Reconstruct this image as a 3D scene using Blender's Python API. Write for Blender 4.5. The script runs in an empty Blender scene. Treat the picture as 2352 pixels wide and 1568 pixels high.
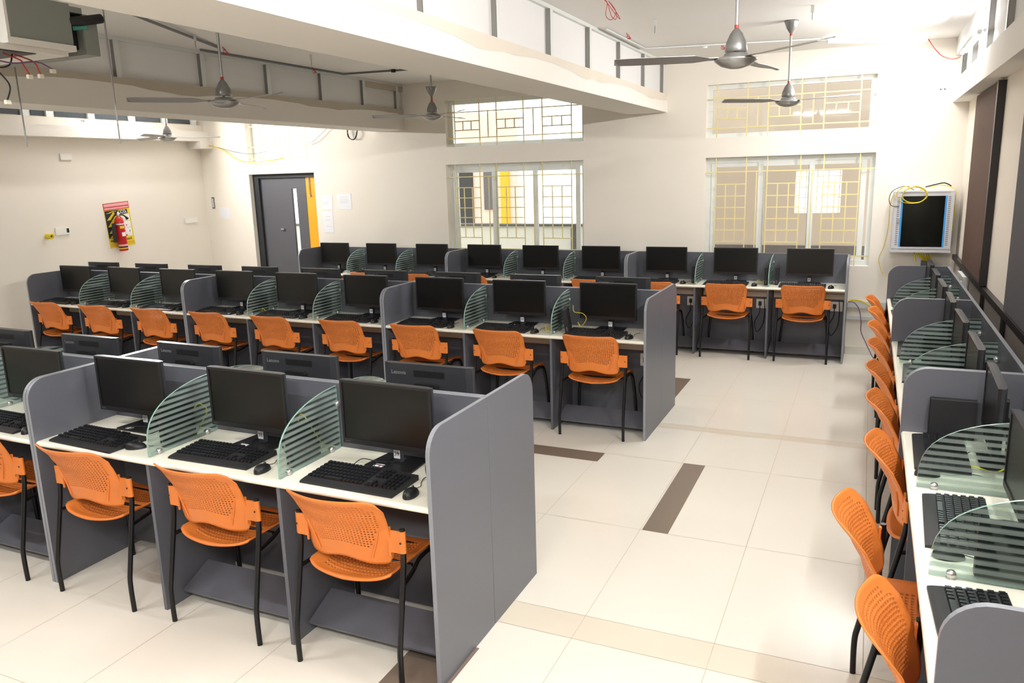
import bpy, bmesh, math, random
from mathutils import Vector, Matrix
random.seed(7)
PI = math.pi
scene = bpy.context.scene
col = scene.collection

# ------------------------------------------------------------------ materials
def lin(r, g, b):
    f = lambda c: (c / 255 / 12.92) if c / 255 <= 0.04045 else ((c / 255 + 0.055) / 1.055) ** 2.4
    return (f(r), f(g), f(b), 1)

def mat(name, rgb, rough=0.6, metal=0.0, noise=0.04, nscale=8.0, spec=0.5, bump=0.0, bscale=200, emit=None, estr=0):
    m = bpy.data.materials.new(name); m.use_nodes = True
    nt = m.node_tree; N = nt.nodes; L = nt.links
    p = N['Principled BSDF']
    p.inputs['Roughness'].default_value = rough
    p.inputs['Metallic'].default_value = metal
    p.inputs['Specular IOR Level'].default_value = spec
    c = lin(*rgb)
    tc = N.new('ShaderNodeTexCoord')
    if noise:
        nz = N.new('ShaderNodeTexNoise'); nz.inputs['Scale'].default_value = nscale; nz.inputs['Detail'].default_value = 4
        L.new(tc.outputs['Object'], nz.inputs['Vector'])
        mx = N.new('ShaderNodeMix'); mx.data_type = 'RGBA'
        mx.inputs['A'].default_value = tuple(x * (1 - noise) for x in c[:3]) + (1,)
        mx.inputs['B'].default_value = tuple(min(1, x * (1 + noise)) for x in c[:3]) + (1,)
        L.new(nz.outputs['Fac'], mx.inputs['Factor']); L.new(mx.outputs['Result'], p.inputs['Base Color'])
    else:
        p.inputs['Base Color'].default_value = c
    if bump:
        n2 = N.new('ShaderNodeTexNoise'); n2.inputs['Scale'].default_value = bscale
        L.new(tc.outputs['Object'], n2.inputs['Vector'])
        b = N.new('ShaderNodeBump'); b.inputs['Strength'].default_value = bump; b.inputs['Distance'].default_value = 0.002
        L.new(n2.outputs['Fac'], b.inputs['Height']); L.new(b.outputs['Normal'], p.inputs['Normal'])
    if emit:
        p.inputs['Emission Color'].default_value = lin(*emit); p.inputs['Emission Strength'].default_value = estr
    return m

M = {}
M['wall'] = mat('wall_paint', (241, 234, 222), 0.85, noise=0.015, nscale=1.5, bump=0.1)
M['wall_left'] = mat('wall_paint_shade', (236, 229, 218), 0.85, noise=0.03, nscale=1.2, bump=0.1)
M['ceil'] = mat('ceiling_paint', (236, 233, 229), 0.9, noise=0.02, nscale=1.0)
M['beam'] = mat('beam_plaster', (234, 229, 221), 0.85, noise=0.015, nscale=2)
M['board'] = mat('gypsum_board', (226, 224, 222), 0.85, noise=0.02, nscale=3)
M['stud'] = mat('galvanised_stud', (216, 218, 214), 0.45, 0.1, noise=0.05, nscale=10)
M['studdark'] = mat('stud_web', (146, 144, 140), 0.5, 0.5)
M['tile'] = mat('floor_tile_light', (233, 228, 216), 0.22, noise=0.012, nscale=0.9, spec=0.45)
M['tile2'] = mat('floor_tile_cream', (224, 214, 196), 0.22, noise=0.03, nscale=3, spec=0.45)
M['tiledark'] = mat('floor_tile_brown', (128, 113, 100), 0.3, noise=0.05, nscale=40)
M['grout'] = mat('tile_grout', (196, 184, 164), 0.8, noise=0.1, nscale=20)
M['skirt'] = mat('skirting_tile', (228, 224, 212), 0.3, noise=0.02)
M['lam'] = mat('grey_laminate', (97, 99, 107), 0.38, noise=0.03, nscale=60, bump=0.12, bscale=260)
M['lamedge'] = mat('grey_edge_band', (140, 143, 150), 0.35, noise=0.02)
M['top'] = mat('white_worktop', (242, 238, 222), 0.3, noise=0.01, nscale=6)
M['orange'] = mat('orange_plastic', (226, 128, 56), 0.42, noise=0.03, nscale=8, spec=0.4)
M['blackmetal'] = mat('black_tube', (20, 20, 22), 0.35, 0.2, noise=0.1)
M['black'] = mat('black_plastic', (24, 24, 26), 0.45, noise=0.08, nscale=30)
M['blackm'] = mat('black_matte_plastic', (33, 33, 36), 0.55, noise=0.06, nscale=30, bump=0.1, bscale=500)
M['keys'] = mat('keycap_plastic', (28, 29, 32), 0.3, noise=0.1, nscale=60)
M['screen'] = mat('switched_off_screen', (16, 16, 15), 0.3, noise=0.05, spec=0.45)
M['bezel'] = mat('monitor_bezel', (30, 30, 32), 0.4, noise=0.05, nscale=30)
M['bezeltop'] = mat('monitor_shell', (52, 53, 57), 0.3, noise=0.05, nscale=30)
M['paper'] = mat('white_paper', (240, 240, 244), 0.8, noise=0.01)
M['ink'] = mat('dark_ink', (40, 40, 48), 0.8, noise=0)
M['lightink'] = mat('pale_ink', (200, 200, 204), 0.6, noise=0)
M['greyink'] = mat('grey_lettering', (112, 114, 118), 0.5, noise=0)
M['red'] = mat('red_paint', (196, 28, 34), 0.25, noise=0.03, spec=0.6)
M['redp'] = mat('red_print', (204, 52, 66), 0.5, noise=0.03)
M['pinkp'] = mat('pink_print', (232, 170, 172), 0.5, noise=0.03)
M['yellowp'] = mat('yellow_print', (232, 208, 44), 0.5, noise=0.03)
M['yellow'] = mat('yellow_cable_sheath', (226, 204, 40), 0.4, noise=0.03)
M['violet'] = mat('violet_cable_sheath', (120, 84, 120), 0.4, noise=0.03)
M['redwire'] = mat('red_wire_sheath', (190, 48, 44), 0.4, noise=0.03)
M['blue'] = mat('blue_strip', (60, 160, 235), 0.35, noise=0.02)
M['rackw'] = mat('rack_steel_white', (206, 206, 210), 0.4, noise=0.02)
M['rackglass'] = mat('dark_rack_glass', (14, 16, 12), 0.12, noise=0.4, nscale=9)
M['vent'] = mat('vent_slots', (120, 120, 124), 0.6)
M['cream'] = mat('cream_plastic', (232, 226, 208), 0.45, noise=0.02)
M['socket'] = mat('white_switch_plastic', (240, 238, 230), 0.4, noise=0.01)
M['grille'] = mat('cream_grille_paint', (232, 219, 160), 0.45, noise=0.03)
M['upvc'] = mat('white_window_frame', (238, 242, 240), 0.35, noise=0.01)
M['doordark'] = mat('dark_grey_door', (92, 92, 98), 0.5, noise=0.04, nscale=5)
M['doorframe'] = mat('charcoal_door_frame', (42, 44, 48), 0.5, noise=0.05)
M['dooryellow'] = mat('yellow_door', (250, 176, 34), 0.45, noise=0.02)
M['steel'] = mat('bare_steel', (200, 200, 200), 0.3, 0.8)
M['fan'] = mat('fan_silver_grey', (140, 140, 138), 0.32, 0.6, noise=0.04)
M['fanl'] = mat('fan_bowl_silver', (168, 168, 166), 0.3, 0.6, noise=0.04)
M['blade'] = mat('fan_blade_grey', (150, 148, 148), 0.4, 0.4, noise=0.04)
M['acgrey'] = mat('galvanised_sheet', (142, 146, 140), 0.55, 0.3, noise=0.05, nscale=3)
M['foam'] = mat('white_foam_lining', (226, 222, 214), 0.9, noise=0.05)
M['teal'] = mat('teal_drain_fitting', (60, 140, 130), 0.5)
M['maroon'] = mat('maroon_board', (84, 56, 42), 0.8, noise=0.18, nscale=20, bump=0.3, bscale=120)
M['slate'] = mat('slate_board', (74, 72, 76), 0.8, noise=0.12, nscale=30, bump=0.3, bscale=120)
M['frontwall'] = mat('front_wall_taupe', (120, 110, 100), 0.85, noise=0.03)  # dark tone chosen to cut bounce light and screen reflections
M['patchlight'] = mat('pale_cement_patch', (222, 212, 198), 0.9, noise=0.05, nscale=6)
M['frameblk'] = mat('dark_aluminium', (44, 40, 40), 0.4, 0.2, noise=0.1)
M['wallshade'] = mat('shaded_lower_wall', (176, 165, 156), 0.8, noise=0.03, nscale=3)  # wall colour darkened to stand for the shadow below the rail
M['wallR'] = mat('side_wall_paint', (232, 222, 208), 0.85, noise=0.02, nscale=2, bump=0.1)
M['corr'] = mat('corridor_taupe', (206, 194, 182), 0.85, noise=0.02)
M['corrd'] = mat('corridor_dark_dado', (112, 108, 110), 0.6, noise=0.12, nscale=30)
M['pinkwall'] = mat('corridor_pink_wall', (226, 200, 190), 0.85, noise=0.03)
M['parapet'] = mat('parapet_tile', (222, 228, 228), 0.4, noise=0.04, nscale=6)
M['rail'] = mat('grey_rail', (96, 98, 98), 0.4, noise=0.05)
M['trunk'] = mat('grey_trunking', (205, 207, 206), 0.5, noise=0.02)
M['bag'] = mat('crumpled_plastic', (226, 220, 200), 0.5, noise=0.1, nscale=12)
M['cloud'] = mat('clerestory_dark_glass', (74, 82, 88), 0.15, noise=0.1, nscale=3)
M['sticker'] = M['paper']
M['tube'] = mat('lit_tube', (255, 255, 255), 0.5, noise=0, emit=(250, 252, 255), estr=14)
M['tubeholder'] = mat('tube_batten_white', (240, 240, 240), 0.5, noise=0)
M['patch'] = mat('bare_cement_patch', (190, 180, 164), 0.9, noise=0.08, nscale=6)

def glass_mats():
    # clear sheet with frosted horizontal bands (etched pattern of the divider itself)
    m = bpy.data.materials.new('banded_glass'); m.use_nodes = True
    nt = m.node_tree; N = nt.nodes; L = nt.links; N.clear()
    out = N.new('ShaderNodeOutputMaterial')
    tr = N.new('ShaderNodeBsdfTransparent'); tr.inputs['Color'].default_value = (0.80, 0.88, 0.85, 1)
    gl = N.new('ShaderNodeBsdfGlossy'); gl.inputs['Roughness'].default_value = 0.05; gl.inputs['Color'].default_value = (0.9, 1, 0.95, 1)
    fr = N.new('ShaderNodeFresnel'); fr.inputs['IOR'].default_value = 1.45
    clear = N.new('ShaderNodeMixShader'); L.new(fr.outputs[0], clear.inputs[0]); L.new(tr.outputs[0], clear.inputs[1]); L.new(gl.outputs[0], clear.inputs[2])
    df = N.new('ShaderNodeBsdfDiffuse'); df.inputs['Color'].default_value = (0.46, 0.52, 0.50, 1)
    tl = N.new('ShaderNodeBsdfTranslucent'); tl.inputs['Color'].default_value = (0.46, 0.52, 0.50, 1)
    d2 = N.new('ShaderNodeMixShader'); d2.inputs[0].default_value = 0.35; L.new(df.outputs[0], d2.inputs[1]); L.new(tl.outputs[0], d2.inputs[2])
    t2 = N.new('ShaderNodeBsdfTransparent'); t2.inputs['Color'].default_value = (0.8, 0.9, 0.86, 1)
    fz = N.new('ShaderNodeMixShader'); fz.inputs[0].default_value = 0.6; L.new(d2.outputs[0], fz.inputs[1]); L.new(t2.outputs[0], fz.inputs[2])
    tc = N.new('ShaderNodeTexCoord'); sp = N.new('ShaderNodeSeparateXYZ'); L.new(tc.outputs['Object'], sp.inputs[0])
    md = N.new('ShaderNodeMath'); md.operation = 'MODULO'; md.inputs[1].default_value = 0.0265; L.new(sp.outputs['Z'], md.inputs[0])
    gt = N.new('ShaderNodeMath'); gt.operation = 'GREATER_THAN'; gt.inputs[1].default_value = 0.0125; L.new(md.outputs[0], gt.inputs[0])
    mx = N.new('ShaderNodeMixShader'); L.new(gt.outputs[0], mx.inputs[0]); L.new(clear.outputs[0], mx.inputs[1]); L.new(fz.outputs[0], mx.inputs[2])
    L.new(mx.outputs[0], out.inputs['Surface'])
    M['glass'] = m
    m = bpy.data.materials.new('window_glass'); m.use_nodes = True
    nt = m.node_tree; N = nt.nodes; L = nt.links; N.clear()
    out = N.new('ShaderNodeOutputMaterial')
    tr = N.new('ShaderNodeBsdfTransparent'); tr.inputs['Color'].default_value = (0.96, 0.97, 0.96, 1)
    gl = N.new('ShaderNodeBsdfGlossy'); gl.inputs['Roughness'].default_value = 0.03
    fr = N.new('ShaderNodeFresnel'); fr.inputs['IOR'].default_value = 1.4
    mx = N.new('ShaderNodeMixShader'); L.new(fr.outputs[0], mx.inputs[0]); L.new(tr.outputs[0], mx.inputs[1]); L.new(gl.outputs[0], mx.inputs[2])
    L.new(mx.outputs[0], out.inputs['Surface'])
    M['pane'] = m
    M['glassedge'] = mat('green_glass_edge', (140, 178, 166), 0.2, noise=0.02)
glass_mats()

# ------------------------------------------------------------------ mesh helpers
class MB:
    def __init__(s): s.v = []; s.f = []; s.m = []; s.sm = []; s.mats = []
    def mi(s, m):
        if m not in s.mats: s.mats.append(m)
        return s.mats.index(m)
    def add(s, vs, fs, m, smooth=False):
        b = len(s.v); i = s.mi(m)
        s.v += [tuple(v) for v in vs]
        for f in fs: s.f.append(tuple(b + k for k in f)); s.m.append(i); s.sm.append(smooth)
    def box(s, x0, x1, y0, y1, z0, z1, m, R=None):
        vs = [Vector((x, y, z)) for x in (x0, x1) for y in (y0, y1) for z in (z0, z1)]
        if R: vs = [R @ v for v in vs]
        s.add(vs, [(0, 1, 3, 2), (4, 6, 7, 5), (0, 4, 5, 1), (2, 3, 7, 6), (0, 2, 6, 4), (1, 5, 7, 3)], m)
    def tube(s, pts, r, m, n=8, smooth=True, caps=True):
        pts = [Vector(p) for p in pts]; rs = r if isinstance(r, (list, tuple)) else [r] * len(pts)
        vs = []; fs = []; up = None
        for i, p in enumerate(pts):
            d = (pts[min(i + 1, len(pts) - 1)] - pts[max(i - 1, 0)]).normalized()
            if up is None:
                up = Vector((0, 0, 1)) if abs(d.z) < 0.9 else Vector((0, 1, 0))
            a = d.cross(up)
            if a.length < 1e-5: a = d.cross(Vector((1, 0.3, 0)))
            a.normalize(); b = a.cross(d).normalized(); up = b
            for k in range(n):
                t = 2 * PI * k / n; vs.append(p + (a * math.cos(t) + b * math.sin(t)) * rs[i])
        for i in range(len(pts) - 1):
            for k in range(n):
                k2 = (k + 1) % n; fs.append((i * n + k, i * n + k2, (i + 1) * n + k2, (i + 1) * n + k))
        s.add(vs, fs, m, smooth)
        if caps:
            s.add(vs[:n], [tuple(range(n))[::-1]], m); s.add(vs[-n:], [tuple(range(n))], m)
    def lathe(s, prof, m, n=24, c=(0, 0, 0), smooth=True, R=None):
        vs = []; fs = []
        for (r, z) in prof:
            for k in range(n):
                t = 2 * PI * k / n; v = Vector((r * math.cos(t), r * math.sin(t), z))
                if R: v = R @ v
                vs.append(v + Vector(c))
        for i in range(len(prof) - 1):
            for k in range(n):
                k2 = (k + 1) % n; fs.append((i * n + k, i * n + k2, (i + 1) * n + k2, (i + 1) * n + k))
        s.add(vs, fs, m, smooth)
    def prism(s, poly, axis, a0, a1, m, medge=None):
        """poly in the plane perpendicular to axis, extruded from a0 to a1. x: poly=(y,z), y: poly=(x,z), z: poly=(x,y)"""
        def P(p, a): return {'x': (a, p[0], p[1]), 'y': (p[0], a, p[1]), 'z': (p[0], p[1], a)}[axis]
        n = len(poly); vs = [P(p, a0) for p in poly] + [P(p, a1) for p in poly]
        s.add(vs, [tuple(range(n)), tuple(range(n, 2 * n))[::-1]], m)
        s.add(vs, [(i, i + n, (i + 1) % n + n, (i + 1) % n) for i in range(n)], medge or m)
    def build(s, name, parent=None, loc=None, rot=None):
        me = bpy.data.meshes.new(name); me.from_pydata(s.v, [], s.f)
        for m in s.mats: me.materials.append(m)
        me.polygons.foreach_set('material_index', s.m); me.polygons.foreach_set('use_smooth', s.sm)
        me.update()
        bm = bmesh.new(); bm.from_mesh(me); bmesh.ops.recalc_face_normals(bm, faces=bm.faces); bm.to_mesh(me); bm.free()
        o = bpy.data.objects.new(name, me); col.objects.link(o)
        if parent: o.parent = parent
        if loc: o.location = loc
        if rot: o.rotation_euler = rot
        return o

def tag(o, label, cat, group=None):
    o['label'] = label; o['category'] = cat
    if group: o['group'] = group
    elif 'group' in o: del o['group']
    return o
def empty(name, loc=(0, 0, 0), rz=0.0):
    o = bpy.data.objects.new(name, None); o.empty_display_size = 0.1
    col.objects.link(o); o.location = loc; o.rotation_euler = (0, 0, rz); return o
def struct(o): o['kind'] = 'structure'; return o
def dup(root, loc, rz, label, cat, group=None, skip=()):
    r = root.copy(); col.objects.link(r); r.location = loc; r.rotation_euler = (0, 0, rz)
    for ch in list(root.children):
        if ch in skip: continue
        c = ch.copy(); col.objects.link(c); c.parent = r
        for g in list(ch.children):
            d = g.copy(); col.objects.link(d); d.parent = c
    tag(r, label, cat, group); return r
def smooth_pts(pts, n=6):
    P = [Vector(p) for p in pts]; out = []
    for i in range(len(P) - 1):
        p0 = P[max(i - 1, 0)]; p1 = P[i]; p2 = P[i + 1]; p3 = P[min(i + 2, len(P) - 1)]
        for k in range(n):
            t = k / n
            out.append(0.5 * ((2 * p1) + (-p0 + p2) * t + (2 * p0 - 5 * p1 + 4 * p2 - p3) * t * t + (-p0 + 3 * p1 - 3 * p2 + p3) * t ** 3))
    out.append(P[-1]); return out
def text_mb(mb, s, size, m, T, ext=0.0004, bold=False, align='CENTER'):
    cu = bpy.data.curves.new('lettering', 'FONT'); cu.body = s; cu.size = size; cu.extrude = ext
    cu.align_x = align; cu.align_y = 'CENTER'; cu.resolution_u = 2
    if bold: cu.offset = size * 0.02
    o = bpy.data.objects.new('lettering', cu); col.objects.link(o)
    dg = bpy.context.evaluated_depsgraph_get(); me = bpy.data.meshes.new_from_object(o.evaluated_get(dg))
    mb.add([T @ v.co for v in me.vertices], [tuple(p.vertices) for p in me.polygons], m)
    bpy.data.objects.remove(o); bpy.data.meshes.remove(me); bpy.data.curves.remove(cu)
def frame3(xdir, ydir, origin):
    x = Vector(xdir).normalized(); y = Vector(ydir).normalized(); z = x.cross(y)
    m = Matrix.Identity(4)
    for i in range(3): m[i][0] = x[i]; m[i][1] = y[i]; m[i][2] = z[i]; m[i][3] = origin[i]
    return m

# ------------------------------------------------------------------ dimensions (metres)
XC, YC, YB, XA, YW = -1.4045, 2.8067, 5.871, -0.148, 8.758
XB = -1.402
XR, D, H, U = 0.1937, 0.4848, 1.0527, 2.2422
ZW = 0.75                     # worktop height
YWALL = 8.775
CEIL = 3.09
XL, XRW = -8.9, 0.80

# ------------------------------------------------------------------ room shell
def wall_y(name, y0, y1, xa, xb, z0, z1, holes, m):
    xs = sorted({xa, xb} | {h[0] for h in holes} | {h[1] for h in holes}); zs = sorted({z0, z1} | {h[2] for h in holes} | {h[3] for h in holes})
    solid = lambda i, j: 0 <= i < len(xs) - 1 and 0 <= j < len(zs) - 1 and not any(h[0] <= (xs[i] + xs[i + 1]) / 2 <= h[1] and h[2] <= (zs[j] + zs[j + 1]) / 2 <= h[3] for h in holes)
    b = MB()
    for i in range(len(xs) - 1):
        for j in range(len(zs) - 1):
            if not solid(i, j): continue
            X0, X1, Z0, Z1 = xs[i], xs[i + 1], zs[j], zs[j + 1]
            b.add([(X0, y0, Z0), (X1, y0, Z0), (X1, y0, Z1), (X0, y0, Z1)], [(0, 1, 2, 3)], m)
            b.add([(X0, y1, Z0), (X1, y1, Z0), (X1, y1, Z1), (X0, y1, Z1)], [(3, 2, 1, 0)], m)
            for (di, dj, q) in ((-1, 0, [(X0, y0, Z0), (X0, y1, Z0), (X0, y1, Z1), (X0, y0, Z1)]), (1, 0, [(X1, y0, Z0), (X1, y1, Z0), (X1, y1, Z1), (X1, y0, Z1)]),
                                (0, -1, [(X0, y0, Z0), (X1, y0, Z0), (X1, y1, Z0), (X0, y1, Z0)]), (0, 1, [(X0, y0, Z1), (X1, y0, Z1), (X1, y1, Z1), (X0, y1, Z1)])):
                if not solid(i + di, j + dj): b.add(q, [(0, 1, 2, 3)], m)
    me = bpy.data.meshes.new(name); me.from_pydata(b.v, [], b.f); me.materials.append(m)
    bm = bmesh.new(); bm.from_mesh(me); bmesh.ops.remove_doubles(bm, verts=bm.verts, dist=1e-5); bmesh.ops.recalc_face_normals(bm, faces=bm.faces); bm.to_mesh(me); bm.free()
    o = bpy.data.objects.new(name, me); col.objects.link(o); return struct(o)

HW = {'tl': (-4.835, -3.04, 2.302, 2.855), 'll': (-4.855, -3.045, 0.95, 2.09), 'tr': (-1.65, -0.004, 2.274, 2.82), 'lr': (-1.65, 0.03, 0.93, 2.068),
      'door': (-8.04, -6.9, 0.0, 2.05), 'td': (-8.03, -6.89, 2.212, 2.84)}
wall_y('wall_back', YWALL, YWALL + 0.2, XL - 0.2, XRW + 0.2, -0.02, 3.3, list(HW.values()), M['wall'])
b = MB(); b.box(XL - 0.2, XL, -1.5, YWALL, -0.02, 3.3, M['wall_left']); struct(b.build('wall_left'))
b = MB(); b.box(XRW, XRW + 0.2, -1.5, YWALL, -0.02, 3.3, M['wallR']); struct(b.build('wall_right'))
b = MB(); b.box(XL - 0.2, XRW + 0.2, -1.5, YWALL + 0.2, CEIL, CEIL + 0.12, M['ceil']); struct(b.build('ceiling'))
b = MB(); b.box(XL - 0.2, XRW + 0.2, -1.7, -1.5, -0.02, 3.3, M['frontwall']); struct(b.build('wall_front_unseen'))  # unseen end wall, added to keep frontal daylight out

# floor: explicit tile joints
def floor():
    b = MB(); g = 0.0016
    xs = [-1.055 + 0.5725 * k for k in range(-14, 4)]; xs = [x for x in xs if XL < x < XRW]
    xs = [XL] + xs + [XRW]
    ys = [-1.5, -0.33, 0.77, 1.72, 2.832, 3.02, 3.955, 5.045, 5.745, 5.85, 6.72, 7.247, 8.16, YWALL]
    b.box(XL - 0.2, XRW + 0.2, -1.5, YWALL + 0.2, -0.06, -0.0008, M['grout'])
    dark = [(-1.045, -0.9, 3.955, 5.045), (-1.627, -1.45, 6.3, 7.247), (-2.72, -1.605, 4.87, 5.045), (-1.66, -1.39, 1.72, 2.62),
            (-3.36, -3.2, 2.9, 3.1), (-4.5, -3.95, 3.02, 3.2), (-3.02, -2.86, 2.62, 2.80)]
    for i in range(len(xs) - 1):
        for j in range(len(ys) - 1):
            x0, x1, y0, y1 = xs[i] + g, xs[i + 1] - g, ys[j] + g, ys[j + 1] - g
            m = M['tile2'] if (y1 - y0) < 0.25 else M['tile']
            b.add([(x0, y0, 0), (x1, y0, 0), (x1, y1, 0), (x0, y1, 0)], [(0, 1, 2, 3)], m)
    for (x0, x1, y0, y1) in dark:
        b.add([(x0, y0, 0.0006), (x1, y0, 0.0006), (x1, y1, 0.0006), (x0, y1, 0.0006)], [(0, 1, 2, 3)], M['tiledark'])
    struct(b.build('floor'))
floor()
b = MB(); b.box(-0.145, XRW, YWALL - 0.012, YWALL, 0, 0.085, M['skirt']); b.box(XL, -8.04, YWALL - 0.012, YWALL, 0, 0.085, M['skirt']); struct(b.build('baseboard_back'))
b = MB(); b.box(XL, XL + 0.012, -1.5, YWALL - 0.012, 0, 0.085, M['skirt']); struct(b.build('baseboard_left'))

# beams along the room with gypsum infill and metal studs above
def ragged(mb, x, y0, y1, zc, amp, th, m, side=1, seed=3):
    rnd = random.Random(seed); n = 60; pts = []
    for i in range(n + 1):
        y = y0 + (y1 - y0) * i / n; a = 0.5 + 0.5 * math.sin(i * 0.55 + seed) ; a = max(0.05, a * rnd.uniform(0.5, 1.1))
        pts.append((y, zc - amp * a))
    for i in range(n):
        mb.add([(x, pts[i][0], pts[i][1]), (x, pts[i + 1][0], pts[i + 1][1]), (x, pts[i + 1][0], zc + th), (x, pts[i][0], zc + th)], [(0, 1, 2, 3)], m)
def beam(name, xl, xr, zb, zm, studs, face, infx, header=None, seed=1, patch=None):
    b = MB(); b.box(xl, xr, -1.5, YWALL, zb, zm, M['beam']); o = struct(b.build(name))
    if patch is not None:
        b = MB(); ragged(b, face + (0.0015 if face > (xl + xr) / 2 else -0.0015), -1.4, YWALL - 0.01, zm - 0.045, 0.045, 0.045, patch, seed=seed); b.build('cement_patch', o)
    b = MB(); b.box(min(infx, infx + 0.02), max(infx, infx + 0.02), -1.5, YWALL, zm, CEIL, M['board']); b.build('infill_board', o)
    s = 1 if face > (xl + xr) / 2 else -1
    b = MB(); x0 = infx + (0.02 if s > 0 else 0)
    b.box(min(x0, x0 + s * 0.03), max(x0, x0 + s * 0.03), -1.5, YWALL, CEIL - 0.028, CEIL - 0.001, M['stud']); b.build('top_track', o)
    for y in studs:
        b = MB(); b.box(min(x0, x0 + s * 0.035), max(x0, x0 + s * 0.035), y - 0.002, y + 0.004, zm, CEIL - 0.028, M['studdark'])
        b.box(min(x0 + s * 0.033, x0 + s * 0.037), max(x0 + s * 0.033, x0 + s * 0.037), y - 0.002, y + 0.045, zm, CEIL - 0.028, M['stud'])
        b.build('metal_stud', o)
    return o
beam('trim_1', -2.51, -2.075, 2.567, 2.752, [0.9, 1.75, 2.6, 3.13, 3.6, 4.46, 5.33, 6.17, 7.0, 7.83, 8.6], -2.075, -2.135, seed=2, patch=M['patchlight'])
o = beam('trim_2', -5.85, -5.42, 2.535, 2.785, [1.1, 1.95, 2.8, 3.7, 4.58, 5.46, 6.3, 7.14, 7.91, 8.62], -5.42, -5.48, seed=5, patch=M['patch'])
b = MB(); b.box(-5.46, -5.425, 7.92, YWALL, 3.0, CEIL - 0.03, M['patch']); b.build('header_board', o)
o = beam('trim_3', 0.66, XRW, 2.507, 2.70, [0.6, 1.45, 2.3, 3.1, 3.75, 4.6, 5.6, 6.5, 7.4, 8.2], 0.66, 0.70, seed=8)
b = MB(); b.box(0.655, 0.70, 7.1, YWALL, 2.93, CEIL, M['board']); b.build('header_board', o)
# left wall beam: ledge, fascia and clerestory glazing
b = MB(); b.box(XL, -8.70, -1.5, YWALL, 2.53, 2.665, M['beam']); b.box(XL, -8.80, -1.5, YWALL, 2.665, 2.76, M['wall_left']); o = struct(b.build('trim_4'))
b = MB(); b.box(XL, -8.66, 8.55, YWALL, 2.43, 2.53, M['beam']); b.build('corner_block', o)
o = struct(empty('window_6'))
for i, (a, c) in enumerate([(5.0, 6.12), (6.26, 6.42), (6.56, 7.0), (7.05, 7.6), (7.66, 8.1), (8.2, 8.62)]):
    b = MB(); b.box(XL + 0.005, XL + 0.02, a, c, 2.775, 3.0, M['cloud']); b.build('pane', o)
for a in (4.95, 6.17, 6.47, 7.02, 7.62, 8.15, 8.66):
    b = MB(); b.box(XL, XL + 0.05, a - 0.045, a + 0.045, 2.76, 3.02, M['upvc']); b.build('frame', o)

# ------------------------------------------------------------------ windows with grilles
def window(name, h, lower):
    x0, x1, z0, z1 = h; W = x1 - x0; Hh = z1 - z0; o = struct(empty(name)); yf = YWALL + 0.1
    b = MB(); t = 0.05 if lower else 0.045
    fl, fr_ = (0.045, 0.05)
    b.box(x0, x1, yf, yf + 0.05, z1 - t * (1.2 if lower else 1), z1, M['upvc']); b.box(x0, x1, yf, yf + 0.05, z0, z0 + t, M['upvc'])
    zt_ = z1 - t * (1.2 if lower else 1)
    b.box(x0, x0 + fl, yf + 0.001, yf + 0.049, z0 + t, zt_, M['upvc']); b.box(x1 - fr_, x1, yf + 0.001, yf + 0.049, z0 + t, zt_, M['upvc']); b.build('frame', o)
    if lower:
        cuts = [(0.03, 0.36, 0.018), (0.325, 0.66, 0.0), (0.625, 0.955, 0.018)]
        for (a, c, dy) in cuts:
            b = MB(); xa, xb = x0 + a * W, x0 + c * W; s = 0.052; y = yf + 0.005 + dy; za, zb = z0 + 0.04, z1 - 0.06
            b.box(xa, xa + s, y - 0.015, y + 0.012, za, zb, M['upvc']); b.box(xb - s, xb, y - 0.015, y + 0.012, za, zb, M['upvc'])
            b.box(xa + s, xb - s, y - 0.014, y + 0.011, zb - s * 0.8, zb, M['upvc']); b.box(xa + s, xb - s, y - 0.014, y + 0.011, za, za + s, M['upvc'])
            sash = b.build('sash', o)
            b = MB(); b.box(xa + s, xb - s, y - 0.002, y + 0.002, za + s, zb - s * 0.8, M['pane']); b.build('pane', sash)
    else:
        b = MB(); b.box(x0 + fl, x1 - fr_, yf + 0.02, yf + 0.024, z0 + t, z1 - t, M['pane']); b.build('pane', o)
    b = MB(); g = 0.0055; yg = YWALL + 0.015
    X = lambda f: x0 + f * W; Z = lambda f: z1 - f * Hh
    def v(f, a, c): b.box(X(f) - g, X(f) + g, yg, yg + 0.008, Z(c), Z(a), M['grille'])
    def hz(f, a, c): b.box(X(a), X(c), yg - 0.002, yg + 0.006, Z(f) - g, Z(f) + g, M['grille'])
    V = [0.067, 0.256, 0.384, 0.58, 0.714, 0.916]
    for f in V: v(f, 0, 1)
    if not lower:
        for f in (0.265, 0.82): hz(f, 0, 1)
        for f in (0.32, 0.65): v(f, 0.265, 0.82)
        for (a, c) in ((V[0], V[1]), (V[2], V[3]), (V[4], V[5])):
            for f in (0.46, 0.65): hz(f, a, c)
            for k in (1 / 3, 2 / 3): v(a + (c - a) * k, 0.46, 0.65)
    else:
        for f in (0.135, 0.91): hz(f, 0, 1)
        for f in (0.32, 0.65): v(f, 0.135, 0.91)
        for (a, c) in ((V[0], V[1]), (V[2], V[3]), (V[4], V[5])):
            for f in (0.25, 0.36, 0.467, 0.573, 0.68, 0.79): hz(f, a, c)
            for k in (1 / 3, 2 / 3): v(a + (c - a) * k, 0.25, 0.79)
    b.build('grille', o)
window('window_1', HW['tl'], False); window('window_2', HW['ll'], True)
window('window_3', HW['tr'], False); window('window_4', HW['lr'], True); 
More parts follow.
